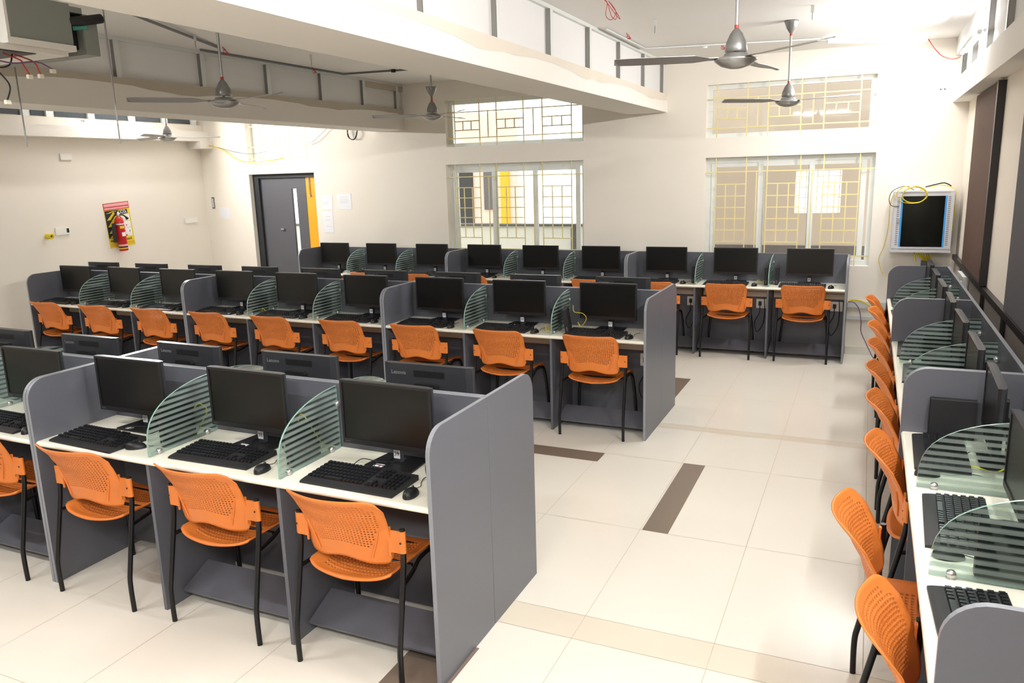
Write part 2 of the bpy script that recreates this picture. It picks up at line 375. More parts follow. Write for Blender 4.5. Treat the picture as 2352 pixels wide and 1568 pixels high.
def transom():
    x0, x1, z0, z1 = HW['td']; o = struct(empty('window_5')); b = MB(); y = YWALL + 0.12
    b.box(x0, x0 + 0.03, y, y + 0.04, z0 + 0.03, z1 - 0.03, M['upvc']); b.box(x1 - 0.03, x1, y, y + 0.04, z0 + 0.03, z1 - 0.03, M['upvc']); b.box(x0, x1, y, y + 0.04, z0, z0 + 0.03, M['upvc']); b.box(x0, x1, y, y + 0.04, z1 - 0.03, z1, M['upvc']); b.build('frame', o)
    b = MB(); y = YWALL + 0.05; g = 0.0055; m = M['grille']
    for f in (0.17, 0.62, 0.87): b.box(x0 + f * (x1 - x0) - g, x0 + f * (x1 - x0) + g, y, y + 0.008, z0, z1, m)
    for z in (2.262, 2.42, 2.56, 2.70): b.box(x0 if z != 2.56 else x0 + 0.12, x1, y - 0.002, y + 0.006, z - g, z + g, m)
    for k in range(9): b.box(x0 + 0.25 + k * 0.1 - g, x0 + 0.25 + k * 0.1 + g, y, y + 0.008, 2.42, 2.56, m)
    b.build('grille', o)
transom()
# door: charcoal frame, dark leaf with vision slot, yellow leaf
o = struct(empty('door_1')); x0, x1 = -8.04, -6.9; y = YWALL + 0.08
b = MB(); b.box(x0, x0 + 0.1, y - 0.01, y + 0.1, 0, 2.05, M['doorframe']); b.box(x1 - 0.04, x1, y - 0.01, y + 0.1, 0, 2.05, M['doorframe']); b.box(x0 + 0.1, x1 - 0.04, y - 0.009, y + 0.099, 1.995, 2.05, M['doorframe']); b.build('frame', o)
b = MB(); ya, yb = y + 0.03, y + 0.065
b.box(x0 + 0.1, -7.395, ya, yb, 0.005, 1.995, M['doordark']); b.box(-7.31, -7.145, ya, yb, 0.005, 1.995, M['doordark'])
b.box(-7.395, -7.31, ya, yb, 0.005, 0.9, M['doordark']); b.box(-7.395, -7.31, ya, yb, 1.84, 1.995, M['doordark']); leaf = b.build('door_leaf', o)
b = MB(); b.box(-7.395, -7.31, ya + 0.015, ya + 0.02, 0.9, 1.84, M['pane']); b.build('vision_pane', leaf)
b = MB(); b.box(-7.62, -7.57, ya - 0.03, ya - 0.001, 1.27, 1.29, M['steel']); b.build('handle', leaf)
b = MB(); b.box(-7.14, x1 - 0.04, ya, yb, 0.005, 1.995, M['dooryellow']); leaf = b.build('yellow_leaf', o)
b = MB(); b.tube([(-7.075, ya - 0.012, 1.74), (-7.075, ya - 0.012, 1.99)], 0.007, M['steel']); b.box(-7.09, -7.06, ya - 0.02, ya, 1.73, 1.755, M['steel']); b.build('tower_bolt', leaf)
b = MB(); b.box(-7.0, -6.975, ya - 0.006, ya, 1.53, 1.56, M['steel']); b.build('latch', leaf)

# ------------------------------------------------------------------ corridor seen through the openings
def corridor():
    b = MB(); b.box(-12, 3.5, YWALL + 0.2, 14, -0.06, -0.002, M['tile2']); struct(b.build('floor_corridor'))
    # taupe wall with dark dado behind the window on the aisle side, with a barred opening
    holes = [(-0.87, -0.33, 1.37, 1.89)]
    wall_y('wall_corridor', 10.6, 10.75, -2.9, 3.5, 0, 3.4, holes, M['corr'])
    b = MB(); b.box(-2.9, 3.5, 10.585, 10.599, 0, 0.965, M['corrd']); struct(b.build('baseboard_corridor'))
    b = MB(); b.box(-2.9, 3.5, YWALL + 0.2, 9.7, 3.3, 3.4, M['ceil']); struct(b.build('corridor_shade_slab'))  # unseen slab added over part of the corridor to shade it
    o = struct(empty('window_7')); b = MB()
    for k in range(5): b.box(-0.87 + k * 0.13 - 0.004, -0.87 + k * 0.13 + 0.004, 10.63, 10.64, 1.37, 1.89, M['grille'])
    for k in range(4): b.box(-0.87, -0.33, 10.642, 10.65, 1.43 + k * 0.13, 1.437 + k * 0.13, M['grille'])
    b.build('grille', o)
    # parapet with rail
    b = MB(); b.box(-12, -2.95, 10.4, 10.52, 0, 1.215, M['parapet']); struct(b.build('wall_parapet'))
    o = struct(MB().build('trim_5')) if False else None
    b = MB(); b.box(-12, -2.95, 10.37, 10.55, 1.215, 1.25, M['rail']); struct(b.build('trim_5'))
    b = MB(); b.box(-3.78, -3.72, 10.34, 10.395, 0, 1.215, M['rail']); struct(b.build('trim_6'))
    # opposite wing of the building: pink wall with dark door and window, yellow door
    b = MB(); b.box(-7.9, -5.834, 13.2, 13.35, 0, 3.05, M['pinkwall']); struct(b.build('wall_wing'))
    b = MB(); b.box(-7.02, -6.74, 13.17, 13.199, 1.0, 2.25, M['doorframe']); struct(b.build('door_2'))
    b = MB(); b.box(-6.51, -6.34, 13.17, 13.199, 1.32, 2.5, M['doordark']); struct(b.build('window_8'))
    b = MB(); b.box(-6.17, -6.0, 13.17, 13.199, 0.9, 2.5, M['dooryellow']); struct(b.build('door_3'))
corridor()

# ------------------------------------------------------------------ side wall boards, rail and posts
b = MB(); b.box(XRW - 0.012, XRW - 0.001, 0.5, 8.70, 0, 1.03, M['wallshade']); struct(b.build('trim_7'))  # thin sheet; shade on the lower wall is put into its colour
b = MB(); b.box(XRW - 0.035, XRW - 0.0005, 0.5, 8.70, 1.03, 1.075, M['frameblk']); o = struct(b.build('trim_8'))
for yy in (7.93, 6.42, 5.42, 3.9, 2.9):
    b = MB(); b.box(XRW - 0.033, XRW - 0.013, yy - 0.03, yy + 0.03, 0, 1.03, M['frameblk']); b.build('post', o)
def pinboard(ya, yb, m, label):
    o = empty('wall_board', (XRW - 0.001, (ya + yb) / 2, 1.08)); tag(o, label, 'board'); h = (yb - ya) / 2
    b = MB(); r = 0.05; poly = [(h - 0.02, 0), (h - 0.02, 1.37)]; poly = [(-h + 0.03, 0.0), (h, 0.0), (h, 1.36)] + [(h - r + r * math.cos(t), 1.36 + r * math.sin(t)) for t in (0.5, 1.0, PI / 2)] + [(-h + 0.03, 1.41)]
    b.prism(poly, 'x', -0.028, 0, m); b.build('felt_panel', o)
    b = MB(); b.box(-0.05, 0, -h - 0.02, -h + 0.03, 0, 1.41, M['frameblk']); b.build('edge_frame', o)
pinboard(6.45, 7.9, M['maroon'], 'tall maroon wall board with dark frame beside the rack cabinet')
pinboard(3.93, 5.42, M['slate'], 'tall slate grey wall board above the desks by the side wall')

# ------------------------------------------------------------------ desks
def rounded_panel(y0, y1, z0, z1, r, front=True, n=8):
    pts = [(y1, z0), (y1, z1)]
    for k in range(n + 1):
        t = PI / 2 + (PI / 2) * k / n; pts.append((y0 + r + r * math.cos(t), z1 - r + r * math.sin(t)))
    pts.append((y0, z0)); return pts
def make_desk(Uw, label, group):
    o = empty('computer_desk'); tag(o, label, 'desk', group)
    t = 0.018
    for x in (0.0015, Uw - t - 0.0015):
        b = MB(); b.prism(rounded_panel(-D, -0.0015, 0.0, H, 0.1), 'x', x, x + t, M['lam'], M['lamedge']); b.build('end_panel', o)
    b = MB(); b.box(t + 0.002, Uw - t - 0.002, -0.02, -0.0015, 0.03, H, M['lam'])
    b.box(t + 0.002, Uw - t - 0.002, -0.0205, -0.001, H, H + 0.0012, M['lamedge']); b.build('back_panel', o)
    # worktop with rounded nosing
    yf = -D + 0.004; poly = [(-0.021, ZW - 0.025), (-0.021, ZW)] + [(yf + 0.0125 - 0.0125 * math.sin(a), ZW - 0.0125 + 0.0125 * math.cos(a)) for a in [PI * k / 6 for k in range(7)]]
    b = MB(); b.prism(poly, 'x', t + 0.002, Uw - t - 0.002, M['top']); b.build('worktop', o)
    for k in (1, 2):
        x = Uw * k / 3
        b = MB(); b.box(x - 0.009, x + 0.009, -D + 0.02, -0.0215, 0.0, ZW - 0.026, M['lam']); b.build('support_panel', o)
        # glass divider
        y0, y1, zb, zt = -0.45, -0.035, ZW + 0.004, 1.046
        pts = [(y1, zb), (y1, zt)]
        for q in range(1, 15):
            a = q / 14 * PI / 2; pts.append((y1 - (y1 - y0) * math.sin(a) ** 1.02, zb + 0.02 + (zt - zb - 0.02) * math.cos(a) ** 0.68))
        pts.append((y0, zb))
        b = MB(); b.prism(pts, 'x', x - 0.004, x + 0.004, M['glass'], M['glassedge']); g = b.build('glass_divider', o)
        for (yy, zz) in ((-0.39, ZW + 0.012), (-0.1, ZW + 0.012), (-0.035, 0.96)):
            b = MB(); b.lathe([(0, -0.009), (0.014, -0.009), (0.014, 0.009), (0, 0.009)], M['steel'], 12, (x, yy, zz), R=Matrix.Rotation(PI / 2, 3, 'Y')); b.build('clamp', g)
    for k in range(3):
        a, c = Uw * k / 3 + 0.02, Uw * (k + 1) / 3 - 0.02
        b = MB(); R = None
        poly = [(-0.375, 0.062), (-0.37, 0.05), (-0.20, 0.122), (-0.205, 0.136)]
        b.prism(poly, 'x', a, c, M['lam']); b.build('footrest', o)
        b = MB(); b.box(a, c, -0.052, -0.022, 0.585, 0.70, M['cream']); b.box(a, c, -0.055, -0.052, 0.64, 0.645, M['vent']); b.build('cable_trunking', o)
        b = MB(); b.box(c - 0.14, c - 0.02, -0.05, -0.022, 0.46, 0.56, M['socket']); s = b.build('socket_plate', o)
        b = MB(); b.box(c - 0.115, c - 0.085, -0.064, -0.051, 0.49, 0.535, M['black'])
        b.tube(smooth_pts([(c - 0.1, -0.058, 0.49), (c - 0.105, -0.052, 0.4), (c - 0.15, -0.05, 0.3), (c - 0.12, -0.05, 0.2), (c - 0.06, -0.05, 0.3), (c - 0.05, -0.06, 0.45), (c - 0.06, -0.045, 0.58)]), 0.004, M['black'], 6)
        b.build('plug', s)
    return o

# ------------------------------------------------------------------ chair
def shell(mb, S, nu, nv, hole, m, th=0.005):
    """perforated shell: S(u,v)->point, cells with hole(i,j) get a square opening; solid both sides with rims"""
    P = [[Vector(S(i / nu, j / nv)) for i in range(nu + 1)] for j in range(nv + 1)]
    def nrm(i, j):
        a = P[j][min(i + 1, nu)] - P[j][max(i - 1, 0)]; c = P[min(j + 1, nv)][i] - P[max(j - 1, 0)][i]
        n = a.cross(c); return n.normalized() if n.length > 1e-9 else Vector((0, 1, 0))
    Nn = [[nrm(i, j) for i in range(nu + 1)] for j in range(nv + 1)]
    W = nu + 1; base = [P[j][i] for j in range(nv + 1) for i in range(W)]; bk = [P[j][i] - Nn[j][i] * th for j in range(nv + 1) for i in range(W)]
    vs = base + bk; nb = len(base); fs = []
    for j in range(nv):
        for i in range(nu):
            q = [j * W + i, j * W + i + 1, (j + 1) * W + i + 1, (j + 1) * W + i]
            if not hole(i, j):
                fs.append(tuple(q)); fs.append(tuple(nb + k for k in q[::-1]))
            else:
                c = (P[j][i] + P[j][i + 1] + P[j + 1][i + 1] + P[j + 1][i]) / 4; n = (Nn[j][i] + Nn[j + 1][i + 1]).normalized()
                f = 0.56
                h0 = len(vs)
                for k in q: vs.append(c + (vs[k] - c) * f)
                for k in range(4): vs.append(vs[h0 + k] - n * th)
                for k in range(4):
                    k2 = (k + 1) % 4
                    fs.append((q[k], q[k2], h0 + k2, h0 + k)); fs.append((nb + q[k2], nb + q[k], h0 + 4 + k, h0 + 4 + k2)); fs.append((h0 + k, h0 + k2, h0 + 4 + k2, h0 + 4 + k))
    for i in range(nu):
        fs.append((i, i + 1, nb + i + 1, nb + i)); a = nv * W + i; fs.append((a, a + 1, nb + a + 1, nb + a))
    for j in range(nv):
        a = j * W; fs.append((a, a + W, nb + a + W, nb + a)); a = j * W + nu; fs.append((a, a + W, nb + a + W, nb + a))
    mb.add(vs, fs, m, True)

def interp(tab, z):
    for (a, va), (c, vc) in zip(tab, tab[1:]):
        if z <= c:
            t = (z - a) / (c - a); t = max(0, t); t = t * t * (3 - 2 * t) * 0.35 + t * 0.65; return va + (vc - va) * t
    return tab[-1][1]
def make_chair():
    o = empty('chair')
    LEAN = [(0.48, 0.012), (0.56, 0.0), (0.64, -0.022), (0.72, -0.065), (0.80, -0.125)]
    HWID = [(0.48, 0.198), (0.56, 0.201), (0.64, 0.202), (0.72, 0.212), (0.80, 0.221)]
    EY = 0.07
    def back(u, v):
        s = 2 * u - 1; a = abs(s)
        top = 0.797; bot = 0.488 + 0.026 * (0.5 + 0.5 * math.cos(PI * min(1, a / 0.7)))
        if a > 0.76:
            k = (a - 0.76) / 0.24; dz = 1 - math.sqrt(max(0, 1 - k * k)); top -= 0.065 * dz
        if a > 0.84:
            k = (a - 0.84) / 0.16; dz = 1 - math.sqrt(max(0, 1 - k * k)); bot += 0.035 * dz
        z = bot + (top - bot) * v; w = interp(HWID, z); x = s * w
        y = EY - 0.055 + interp(LEAN, z) + 0.055 * (x / 0.2) ** 2
        return (x, y, z)
    nu, nv = 30, 26
    def hole(i, j):
        s = abs(2 * (i + 0.5) / nu - 1); v = (j + 0.5) / nv
        if j < 6 or j >= nv - 2 or s > 0.84: return False
        if v < 0.55 and s > 0.62 + (v - 0.25) * 0.75: return False
        if j >= nv - 4 and s > 0.72: return False
        return True
    b = MB(); shell(b, back, nu, nv, hole, M['orange'], 0.006)
    for sx in (-1, 1):
        # raised gusset ribs at the lower corners
        R = []
        for (x, z) in ((0.165, 0.64), (0.148, 0.585), (0.128, 0.53), (0.126, 0.518)):
            y = EY - 0.055 + interp(LEAN, z) + 0.055 * (x / 0.2) ** 2; R.append((sx * x, y - 0.003, z))
        b.tube(R, 0.004, M['orange'], 6)
        # ears that clasp the tubes
        pts = []
        for k in range(9):
            t = k / 8; x = 0.192 + 0.069 * t; y = EY - 0.012 + 0.004 * math.sin(t * PI) if t < 0.8 else EY - 0.010 + (t - 0.8) * 0.05; pts.append((x, y))
        for k in range(8):
            (xa, ya), (xb, yb) = pts[k], pts[k + 1]
            z0, z1 = 0.548, 0.638
            if k == 0: z0, z1 = 0.532, 0.652
            vs = [(sx * xa, ya - 0.004, z0), (sx * xb, yb - 0.004, z0), (sx * xb, yb - 0.004, z1), (sx * xa, ya - 0.004, z1), (sx * xa, ya + 0.003, z0), (sx * xb, yb + 0.003, z0), (sx * xb, yb + 0.003, z1), (sx * xa, ya + 0.003, z1)]
            b.add(vs, [(0, 1, 2, 3), (4, 7, 6, 5), (0, 4, 5, 1), (3, 2, 6, 7), (1, 5, 6, 2), (0, 3, 7, 4)], M['orange'])
        b.lathe([(0.0, 0), (0.004, 0), (0.004, 0.002), (0, 0.002)], M['black'], 8, (sx * 0.247, EY - 0.0165, 0.594), R=Matrix.Rotation(PI / 2, 3, 'X'))
    b.build('backrest', o)
    def seat(u, v):
        s = 2 * u - 1; a = abs(s)
        yb = 0.058 - 0.058 * math.sqrt(max(0, 1 - (a * 0.97) ** 2)); yf = 0.435 + 0.02 * (1 - s * s)
        y = yb + (yf - yb) * v; w = 0.205 - 0.012 * (1 - v)
        z = 0.447 + 0.010 * s * s - 0.034 * (1 - s ** 4) * min(1, (v / 0.12)) ** 0.7 * (1 - 0.5 * v)  - 0.035 * max(0, (v - 0.85) / 0.15) ** 2
        if v < 0.001: z -= 0.020 * (1 - a * 0.6); y += 0.004
        return (s * w, y, z)
    b = MB(); shell(b, seat, 24, 22, lambda i, j: 3 <= i < 21 and 3 <= j < 18, M['orange'], 0.008); b.build('seat', o)
    r = 0.0115
    for sx in (-1, 1):
        b = MB(); X = sx * 0.247
        b.tube(smooth_pts([(X, EY, 0.645), (X, EY, 0.54), (X, EY - 0.012, 0.45), (X + sx * 0.002, 0.012, 0.22), (X + sx * 0.003, 0.0, 0.14), (X + sx * 0.003, 0.002, 0.0)], 4), r, M['blackmetal'], 10); b.build('leg', o)
        b = MB(); b.tube(smooth_pts([(sx * 0.2, 0.34, 0.425), (sx * 0.212, 0.385, 0.40), (sx * 0.232, 0.405, 0.2), (sx * 0.238, 0.41, 0.0)], 4), r, M['blackmetal'], 10); b.build('leg', o)
    b = MB()
    for sx in (-1, 1):
        b.tube(smooth_pts([(sx * 0.243, EY - 0.02, 0.41), (sx * 0.225, 0.16, 0.418), (sx * 0.2, 0.26, 0.426), (sx * 0.2, 0.37, 0.426)], 4), 0.009, M['blackmetal'], 8)
    b.tube([(-0.2, 0.2, 0.424), (0.2, 0.2, 0.424)], 0.008, M['blackmetal'], 8); b.tube([(-0.2, 0.36, 0.424), (0.2, 0.36, 0.424)], 0.008, M['blackmetal'], 8)
    b.build('seat_frame', o)
    return o

# ------------------------------------------------------------------ monitor, keyboard, mouse, small computer
def rbox(mb, x0, x1, y0, y1, z0, z1, m, r=0.004):
    poly = []
    for (cx, cz, a0) in ((x1 - r, z1 - r, 0), (x0 + r, z1 - r, PI / 2), (x0 + r, z0 + r, PI), (x1 - r, z0 + r, 1.5 * PI)):
        for k in range(3): a = a0 + PI / 4 * k; poly.append((cx + r * math.cos(a), cz + r * math.sin(a)))
    mb.prism(poly, 'y', y0, y1, m)
def make_monitor():
    o = empty('monitor'); w = 0.2275; z0, z1 = 0.092, 0.372
    b = MB(); yS = -0.072
    # bezel ring in front, shell behind
    m = M['bezel']; t = 0.011; tb = 0.022
    b.box(-w, w, yS, yS + 0.012, z1 - t, z1, m); b.box(-w, w, yS, yS + 0.012, z0, z0 + tb, m); b.box(-w, -w + t, yS, yS + 0.012, z0 + tb, z1 - t, m); b.box(w - t, w, yS, yS + 0.012, z0 + tb, z1 - t, m)
    poly = [(-w, 0), (w, 0), (w, 0.012), (w - 0.03, 0.022), (-w + 0.03, 0.022), (-w, 0.012)]
    b.prism([(x, yS + 0.012 + y) for x, y in poly], 'z', z0, z1, M['bezeltop'])
    b.box(-0.09, 0.07, yS + 0.0335, yS + 0.0345, z1 - 0.058, z1 - 0.028, M['black'])
    for k in range(5): b.box(-0.09, 0.07, yS + 0.0345, yS + 0.0352, z1 - 0.056 + k * 0.006, z1 - 0.054 + k * 0.006, M['bezel'])
    b.build('housing', o)
    b = MB(); b.box(-w + t, w - t, yS + 0.004, yS + 0.011, z0 + tb, z1 - t, M['screen']); b.build('screen', o)
    b = MB(); rbox(b, -0.06, 0.06, yS + 0.034, yS + 0.062, 0.15, 0.29, M['black'], 0.01)
    b.prism([(-0.017, 0.0), (0.017, 0.0), (0.02, 0.02), (-0.02, 0.02)], 'z', 0.006, 0.2, M['bezeltop']); b.build('neck', o)
    b = MB(); poly = [(-0.108, -0.09), (0.108, -0.09), (0.12, -0.078), (0.105, 0.085), (-0.105, 0.085), (-0.12, -0.078)]
    b.prism(poly, 'z', 0.0, 0.007, M['black']); b.build('base', o)
    b = MB(); text_mb(b, 'Lenovo', 0.02, M['greyink'], frame3((1, 0, 0), (0, 0, 1), (-w + 0.024, yS - 0.0006, z0 + 0.010)) @ Matrix.Scale(0.45, 4)); b.build('front_logo', o)
    b = MB(); text_mb(b, 'Lenovo', 0.026, M['greyink'], frame3((-1, 0, 0), (0, 0, 1), (0.15, yS + 0.0346, z1 - 0.043)), bold=True); b.build('rear_logo', o)
    return o
def add_tag(o, s):
    b = MB(); b.box(-0.017, 0.014, -0.0035, -0.002, 0.024, 0.061, M['paper'])
    text_mb(b, s, 0.026, M['ink'], frame3((1, 0, 0), (0, 0, 1), (-0.0015, -0.0038, 0.043)))
    n = b.build('number_tag', o); n['label'] = 'white paper tag reading ' + s
def add_sticker(o, dots):
    b = MB(); b.box(-0.075, -0.03, -0.08, -0.05, 0.0072, 0.0078, M['paper'])
    if dots: b.box(-0.052, -0.042, -0.078, -0.066, 0.0079, 0.0081, M['redp'])
    b.build('base_sticker', o)
def make_keyboard():
    o = empty('keyboard'); w, dp = 0.223, 0.1
    prof = [(-dp, 0.0), (-dp, 0.008), (-dp + 0.012, 0.011), (-dp + 0.035, 0.0135), (dp, 0.022), (dp, 0.0)]
    b = MB(); b.prism(prof, 'x', -w, w, M['blackm']); b.build('body', o)
    b = MB(); k = 0.0185; rnd = random.Random(1)
    rows = [(0.085, 0.0)] + [(0.057 - i * 0.0262, 0) for i in range(5)]
    def key(xc, yc, wx, wy=0.0205):
        zb = 0.014 + (yc + 0.05) / 0.15 * 0.008; zt = zb + 0.009
        x0, x1, y0, y1 = xc - wx / 2, xc + wx / 2, yc - wy / 2, yc + wy / 2; i = 0.0022
        vs = [(x0, y0, zb - 0.003), (x1, y0, zb - 0.003), (x1, y1, zb - 0.003), (x0, y1, zb - 0.003), (x0 + i, y0 + i, zt), (x1 - i, y0 + i, zt), (x1 - i, y1 - i, zt), (x0 + i, y1 - i, zt)]
        b.add(vs, [(4, 5, 6, 7), (0, 1, 5, 4), (1, 2, 6, 5), (2, 3, 7, 6), (3, 0, 4, 7)], M['keys'])
    for r, (yc, _) in enumerate(rows):
        for c in range(14):
            x = -0.207 + c * 0.0192
            if r == 5:
                if c in (4, 5, 6, 7, 8): continue
            key(x, yc, 0.0165)
        if r == 5: key(-0.207 + 6 * 0.0192, yc, 0.09)
        for c in range(3):
            if r in (3,) or (r == 4 and c != 1): continue
            key(0.075 + c * 0.0192, yc, 0.0165)
        if r:
            for c in range(4): key(0.143 + c * 0.0188, yc, 0.0165)
    b.build('keys', o)
    b = MB(); b.tube(smooth_pts([(0.0, dp - 0.005, 0.012), (0.0, dp + 0.02, 0.03), (0.022, dp + 0.05, 0.016), (0.012, dp + 0.09, 0.0135), (0.0, dp + 0.15, 0.0125)]), 0.0018, M['black'], 5); b.build('cable', o)
    return o
def make_mouse():
    o = empty('mouse'); b = MB(); n, mm = 16, 6; vs = []; fs = []
    for j in range(mm + 1):
        f = j / mm; rr = math.cos(f * PI / 2) ** 0.55 if j < mm else 0; z = 0.001 + 0.030 * math.sin(f * PI / 2)
        for i in range(n):
            t = 2 * PI * i / n; vs.append((0.028 * rr * math.cos(t), 0.048 * rr * math.sin(t) - 0.004 * f, z - 0.004 * f * math.sin(t)))
    for j in range(mm):
        for i in range(n): i2 = (i + 1) % n; fs.append((j * n + i, j * n + i2, (j + 1) * n + i2, (j + 1) * n + i))
    b.add(vs, fs, M['black'], True); b.build('shell', o)
    b = MB(); b.lathe([(0, -0.003), (0.006, -0.003), (0.006, 0.003), (0, 0.003)], M['bezeltop'], 12, (0, 0.02, 0.0285), R=Matrix.Rotation(PI / 2, 3, 'Y')); b.build('scroll_wheel', o)
    b = MB(); b.tube(smooth_pts([(0, 0.045, 0.012), (0.004, 0.08, 0.006), (-0.012, 0.12, 0.004), (-0.02, 0.17, 0.004), (0.0, 0.20, 0.005)]), 0.0016, M['black'], 5); b.build('cable', o)
    return o
def make_pc():
    o = empty('small_computer'); b = MB(); rbox(b, -0.0175, 0.0175, -0.09, 0.09, 0.002, 0.182, M['blackm'], 0.004); b.build('case', o)
    b = MB(); b.box(-0.016, 0.016, -0.0935, -0.0905, 0.006, 0.178, M['black']); b.box(-0.003, 0.003, -0.0945, -0.0935, 0.02, 0.05, M['greyink']); b.build('front_bezel', o)
    b = MB(); b.box(-0.012, 0.012, -0.06, 0.06, 0.0, 0.002, M['black']); b.build('foot_pad', o)
    return o

desk0 = make_desk(U, 'x', None); chair0 = make_chair(); mon0 = make_monitor(); kb0 = make_keyboard(); ms0 = make_mouse(); pc0 = make_pc()
ORD = ['', 'first', 'second', 'third', 'fourth', 'fifth', 'sixth', 'seventh', 'eighth', 'ninth']
GR = {'A': 'back row by the windows', 'B': 'middle row', 'Br': 'far side of the middle row', 'C': 'front row', 'Cr': 'far side of the front row', 'R': 'row along the side wall'}
def place(proto, loc, rz, label, cat, group): return dup(proto, loc, rz, label, cat, group)

class Unit:
    """local frame of a desk unit: x along the desk, y towards its back panel"""
    def __init__(s, ox, oy, rz): s.o = Vector((ox, oy, 0)); s.rz = rz; s.R = Matrix.Rotation(rz, 3, 'Z')
    def w(s, x, y, z=0): return s.o + s.R @ Vector((x, y, z))

def seat_items(un, Uw, k, row, n, what, numtag=None, chair=None, jit=None):
    xc = Uw * (k + 0.5) / 3; rnd = random.Random(hash((row, n)) % 1000 if False else (ord(row[0]) * 31 + len(row) * 7 + n))
    frm = 'from the aisle' if row != 'R' else 'from the rack cabinet'
    rowtxt = {'A': 'back row', 'B': 'middle row', 'Br': 'far side of middle row', 'C': 'front row', 'Cr': 'far side of front row', 'R': 'side wall row'}[row]
    at = f'{ORD[n]} {frm}, {rowtxt}'
    if 'm' in what:
        dx, dr = rnd.uniform(-0.012, 0.012), rnd.uniform(-0.03, 0.03)
        if jit and 'm' in jit: dx, dr = jit['m']
        o = place(mon0, un.w(xc + dx, -0.117, ZW + 0.0006), un.rz + dr, f'black flat monitor {"seen from behind, " if row in ("Br", "Cr") else "with dark screen, "}{at}', 'monitor', 'monitors in the ' + GR[row])
        if numtag: add_tag(o, numtag)
        if row in ('B', 'C') : add_sticker(o, n == 1)
    if 'k' in what:
        dx, dy, dr = rnd.uniform(-0.015, 0.015), rnd.uniform(-0.01, 0.01), rnd.uniform(-0.05, 0.05)
        if jit and 'k' in jit: dx, dy, dr = jit['k']
        place(kb0, un.w(xc - 0.062 + dx, -0.345 + dy, ZW + 0.0005), un.rz + dr, f'black keyboard on the white worktop, {at}', 'keyboard', 'keyboards in the ' + GR[row])
        dx, dy, dr = rnd.uniform(-0.01, 0.01), rnd.uniform(-0.012, 0.012), rnd.uniform(-0.3, 0.3)
        if jit and 's' in jit: dx, dy, dr = jit['s']
        place(ms0, un.w(xc + 0.225 + dx, -0.395 + dy, ZW + 0.0005), un.rz + dr, f'black mouse on the white worktop, {at}', 'mouse', 'mice in the ' + GR[row])
    if 'p' in what:
        x = Uw * (k + 1) / 3 - 0.038 + rnd.uniform(-0.006, 0); place(pc0, un.w(x, -0.235, ZW + 0.0005), un.rz + rnd.uniform(-0.03, 0.03), f'small black computer beside glass divider, {at}', 'computer', 'small computers in the ' + GR[row])
    if 'c' in what:
        dx, dy, dr = rnd.uniform(-0.015, 0.015), rnd.uniform(-0.01, 0.01), rnd.uniform(-0.03, 0.03)
        if chair: dx, dy, dr = chair
        place(chair0, un.w(xc - 0.03 + dx, -0.545 + dy), un.rz + dr, f'orange perforated chair with black legs, {at}', 'chair', 'orange chairs at the ' + GR[row])

def desk(un, label, group, proto): return dup(proto, un.o, un.rz, label, 'desk', group)
P2 = PI / 2
# row A (back wall)
for i in range(3):
    un = Unit(XA - U * (i + 1), YW, 0); desk(un, f'{["aisle-end", "middle", "door-end"][i]} three-seat grey desk of the back row under the windows', 'desks in the back row', desk0)
    for k in range(3):
        n = 3 * i + (3 - k); num = 10 - n
        what = 'mkc' + ('p' if k < 2 else '')
        ch = {1: (0.0, 0.0, 0.0), 2: (0.0, -0.03, 0.0), 3: (0.0, -0.03, 0)}.get(n)
        seat_items(un, U, k, 'A', n, what, str(num), chair=ch)
# row B, both sides
for i in range(3):
    un = Unit(XB - U * (i + 1), YB, 0); desk(un, f'{["aisle-end", "middle", "wall-end"][i]} three-seat grey desk of the middle row, near side', 'desks in the middle row', desk0)
    for k in range(3):
        n = 3 * i + (3 - k)
        seat_items(un, U, k, 'B', n, 'mkc' + ('p' if k < 2 else ''), {1: '37', 2: '30', 3: '25', 4: '24', 5: '23', 6: '22'}.get(n), chair=(0.0, 0.0, 0.0) if n == 1 else None)
    un = Unit(XB - U * i, YB + 0.002, PI); desk(un, f'{["aisle-end", "middle", "wall-end"][i]} three-seat grey desk of the middle row, far side', 'desks in the middle row', desk0)
    for k in range(3): seat_items(un, U, k, 'Br', 3 * i + k + 1, 'm')
# row C, both sides
JC = {1: {'k': (0.01, 0.0, -0.01), 's': (0, 0, 0.1), 'm': (-0.01, -0.03)}, 2: {'k': (0.0, 0.025, 0.02), 's': (0.01, 0.0, 0.1), 'm': (-0.015, -0.02)}, 3: {'k': (-0.005, -0.02, -0.05), 's': (-0.02, 0.02, -1.0), 'm': (-0.02, 0.0)}}
for i in range(2):
    un = Unit(XC - U * (i + 1), YC, 0); dk = desk(un, f'{["aisle-end", "wall-side"][i]} three-seat grey desk of the front row, near side', 'desks in the front row', desk0)
    if i == 0:
        bpy.context.view_layer.update()
        fr = min([c for c in dk.children if c.name.startswith('footrest')], key=lambda c: min(v.co.x for v in c.data.vertices)); bpy.data.objects.remove(fr)
    for k in range(3):
        n = 3 * i + (3 - k)
        if n > 4: continue
        seat_items(un, U, k, 'C', n, 'mkc' + ('p' if k < 2 else ''), {1: '39', 2: '38', 3: '37'}.get(n), chair={1: (0.01, 0.0, 0.0), 2: (0.02, 0.025, 0.0), 3: (0.02, 0.015, 0.0), 4: (0, 0.02, 0)}[n], jit=JC.get(n))
    un = Unit(XC - U * i, YC + 0.002, PI); desk(un, f'{["aisle-end", "wall-side"][i]} three-seat grey desk of the front row, far side', 'desks in the front row', desk0)
    for k in range(3):
        if 3 * i + k < 5: seat_items(un, U, k, 'Cr', 3 * i + k + 1, 'm')
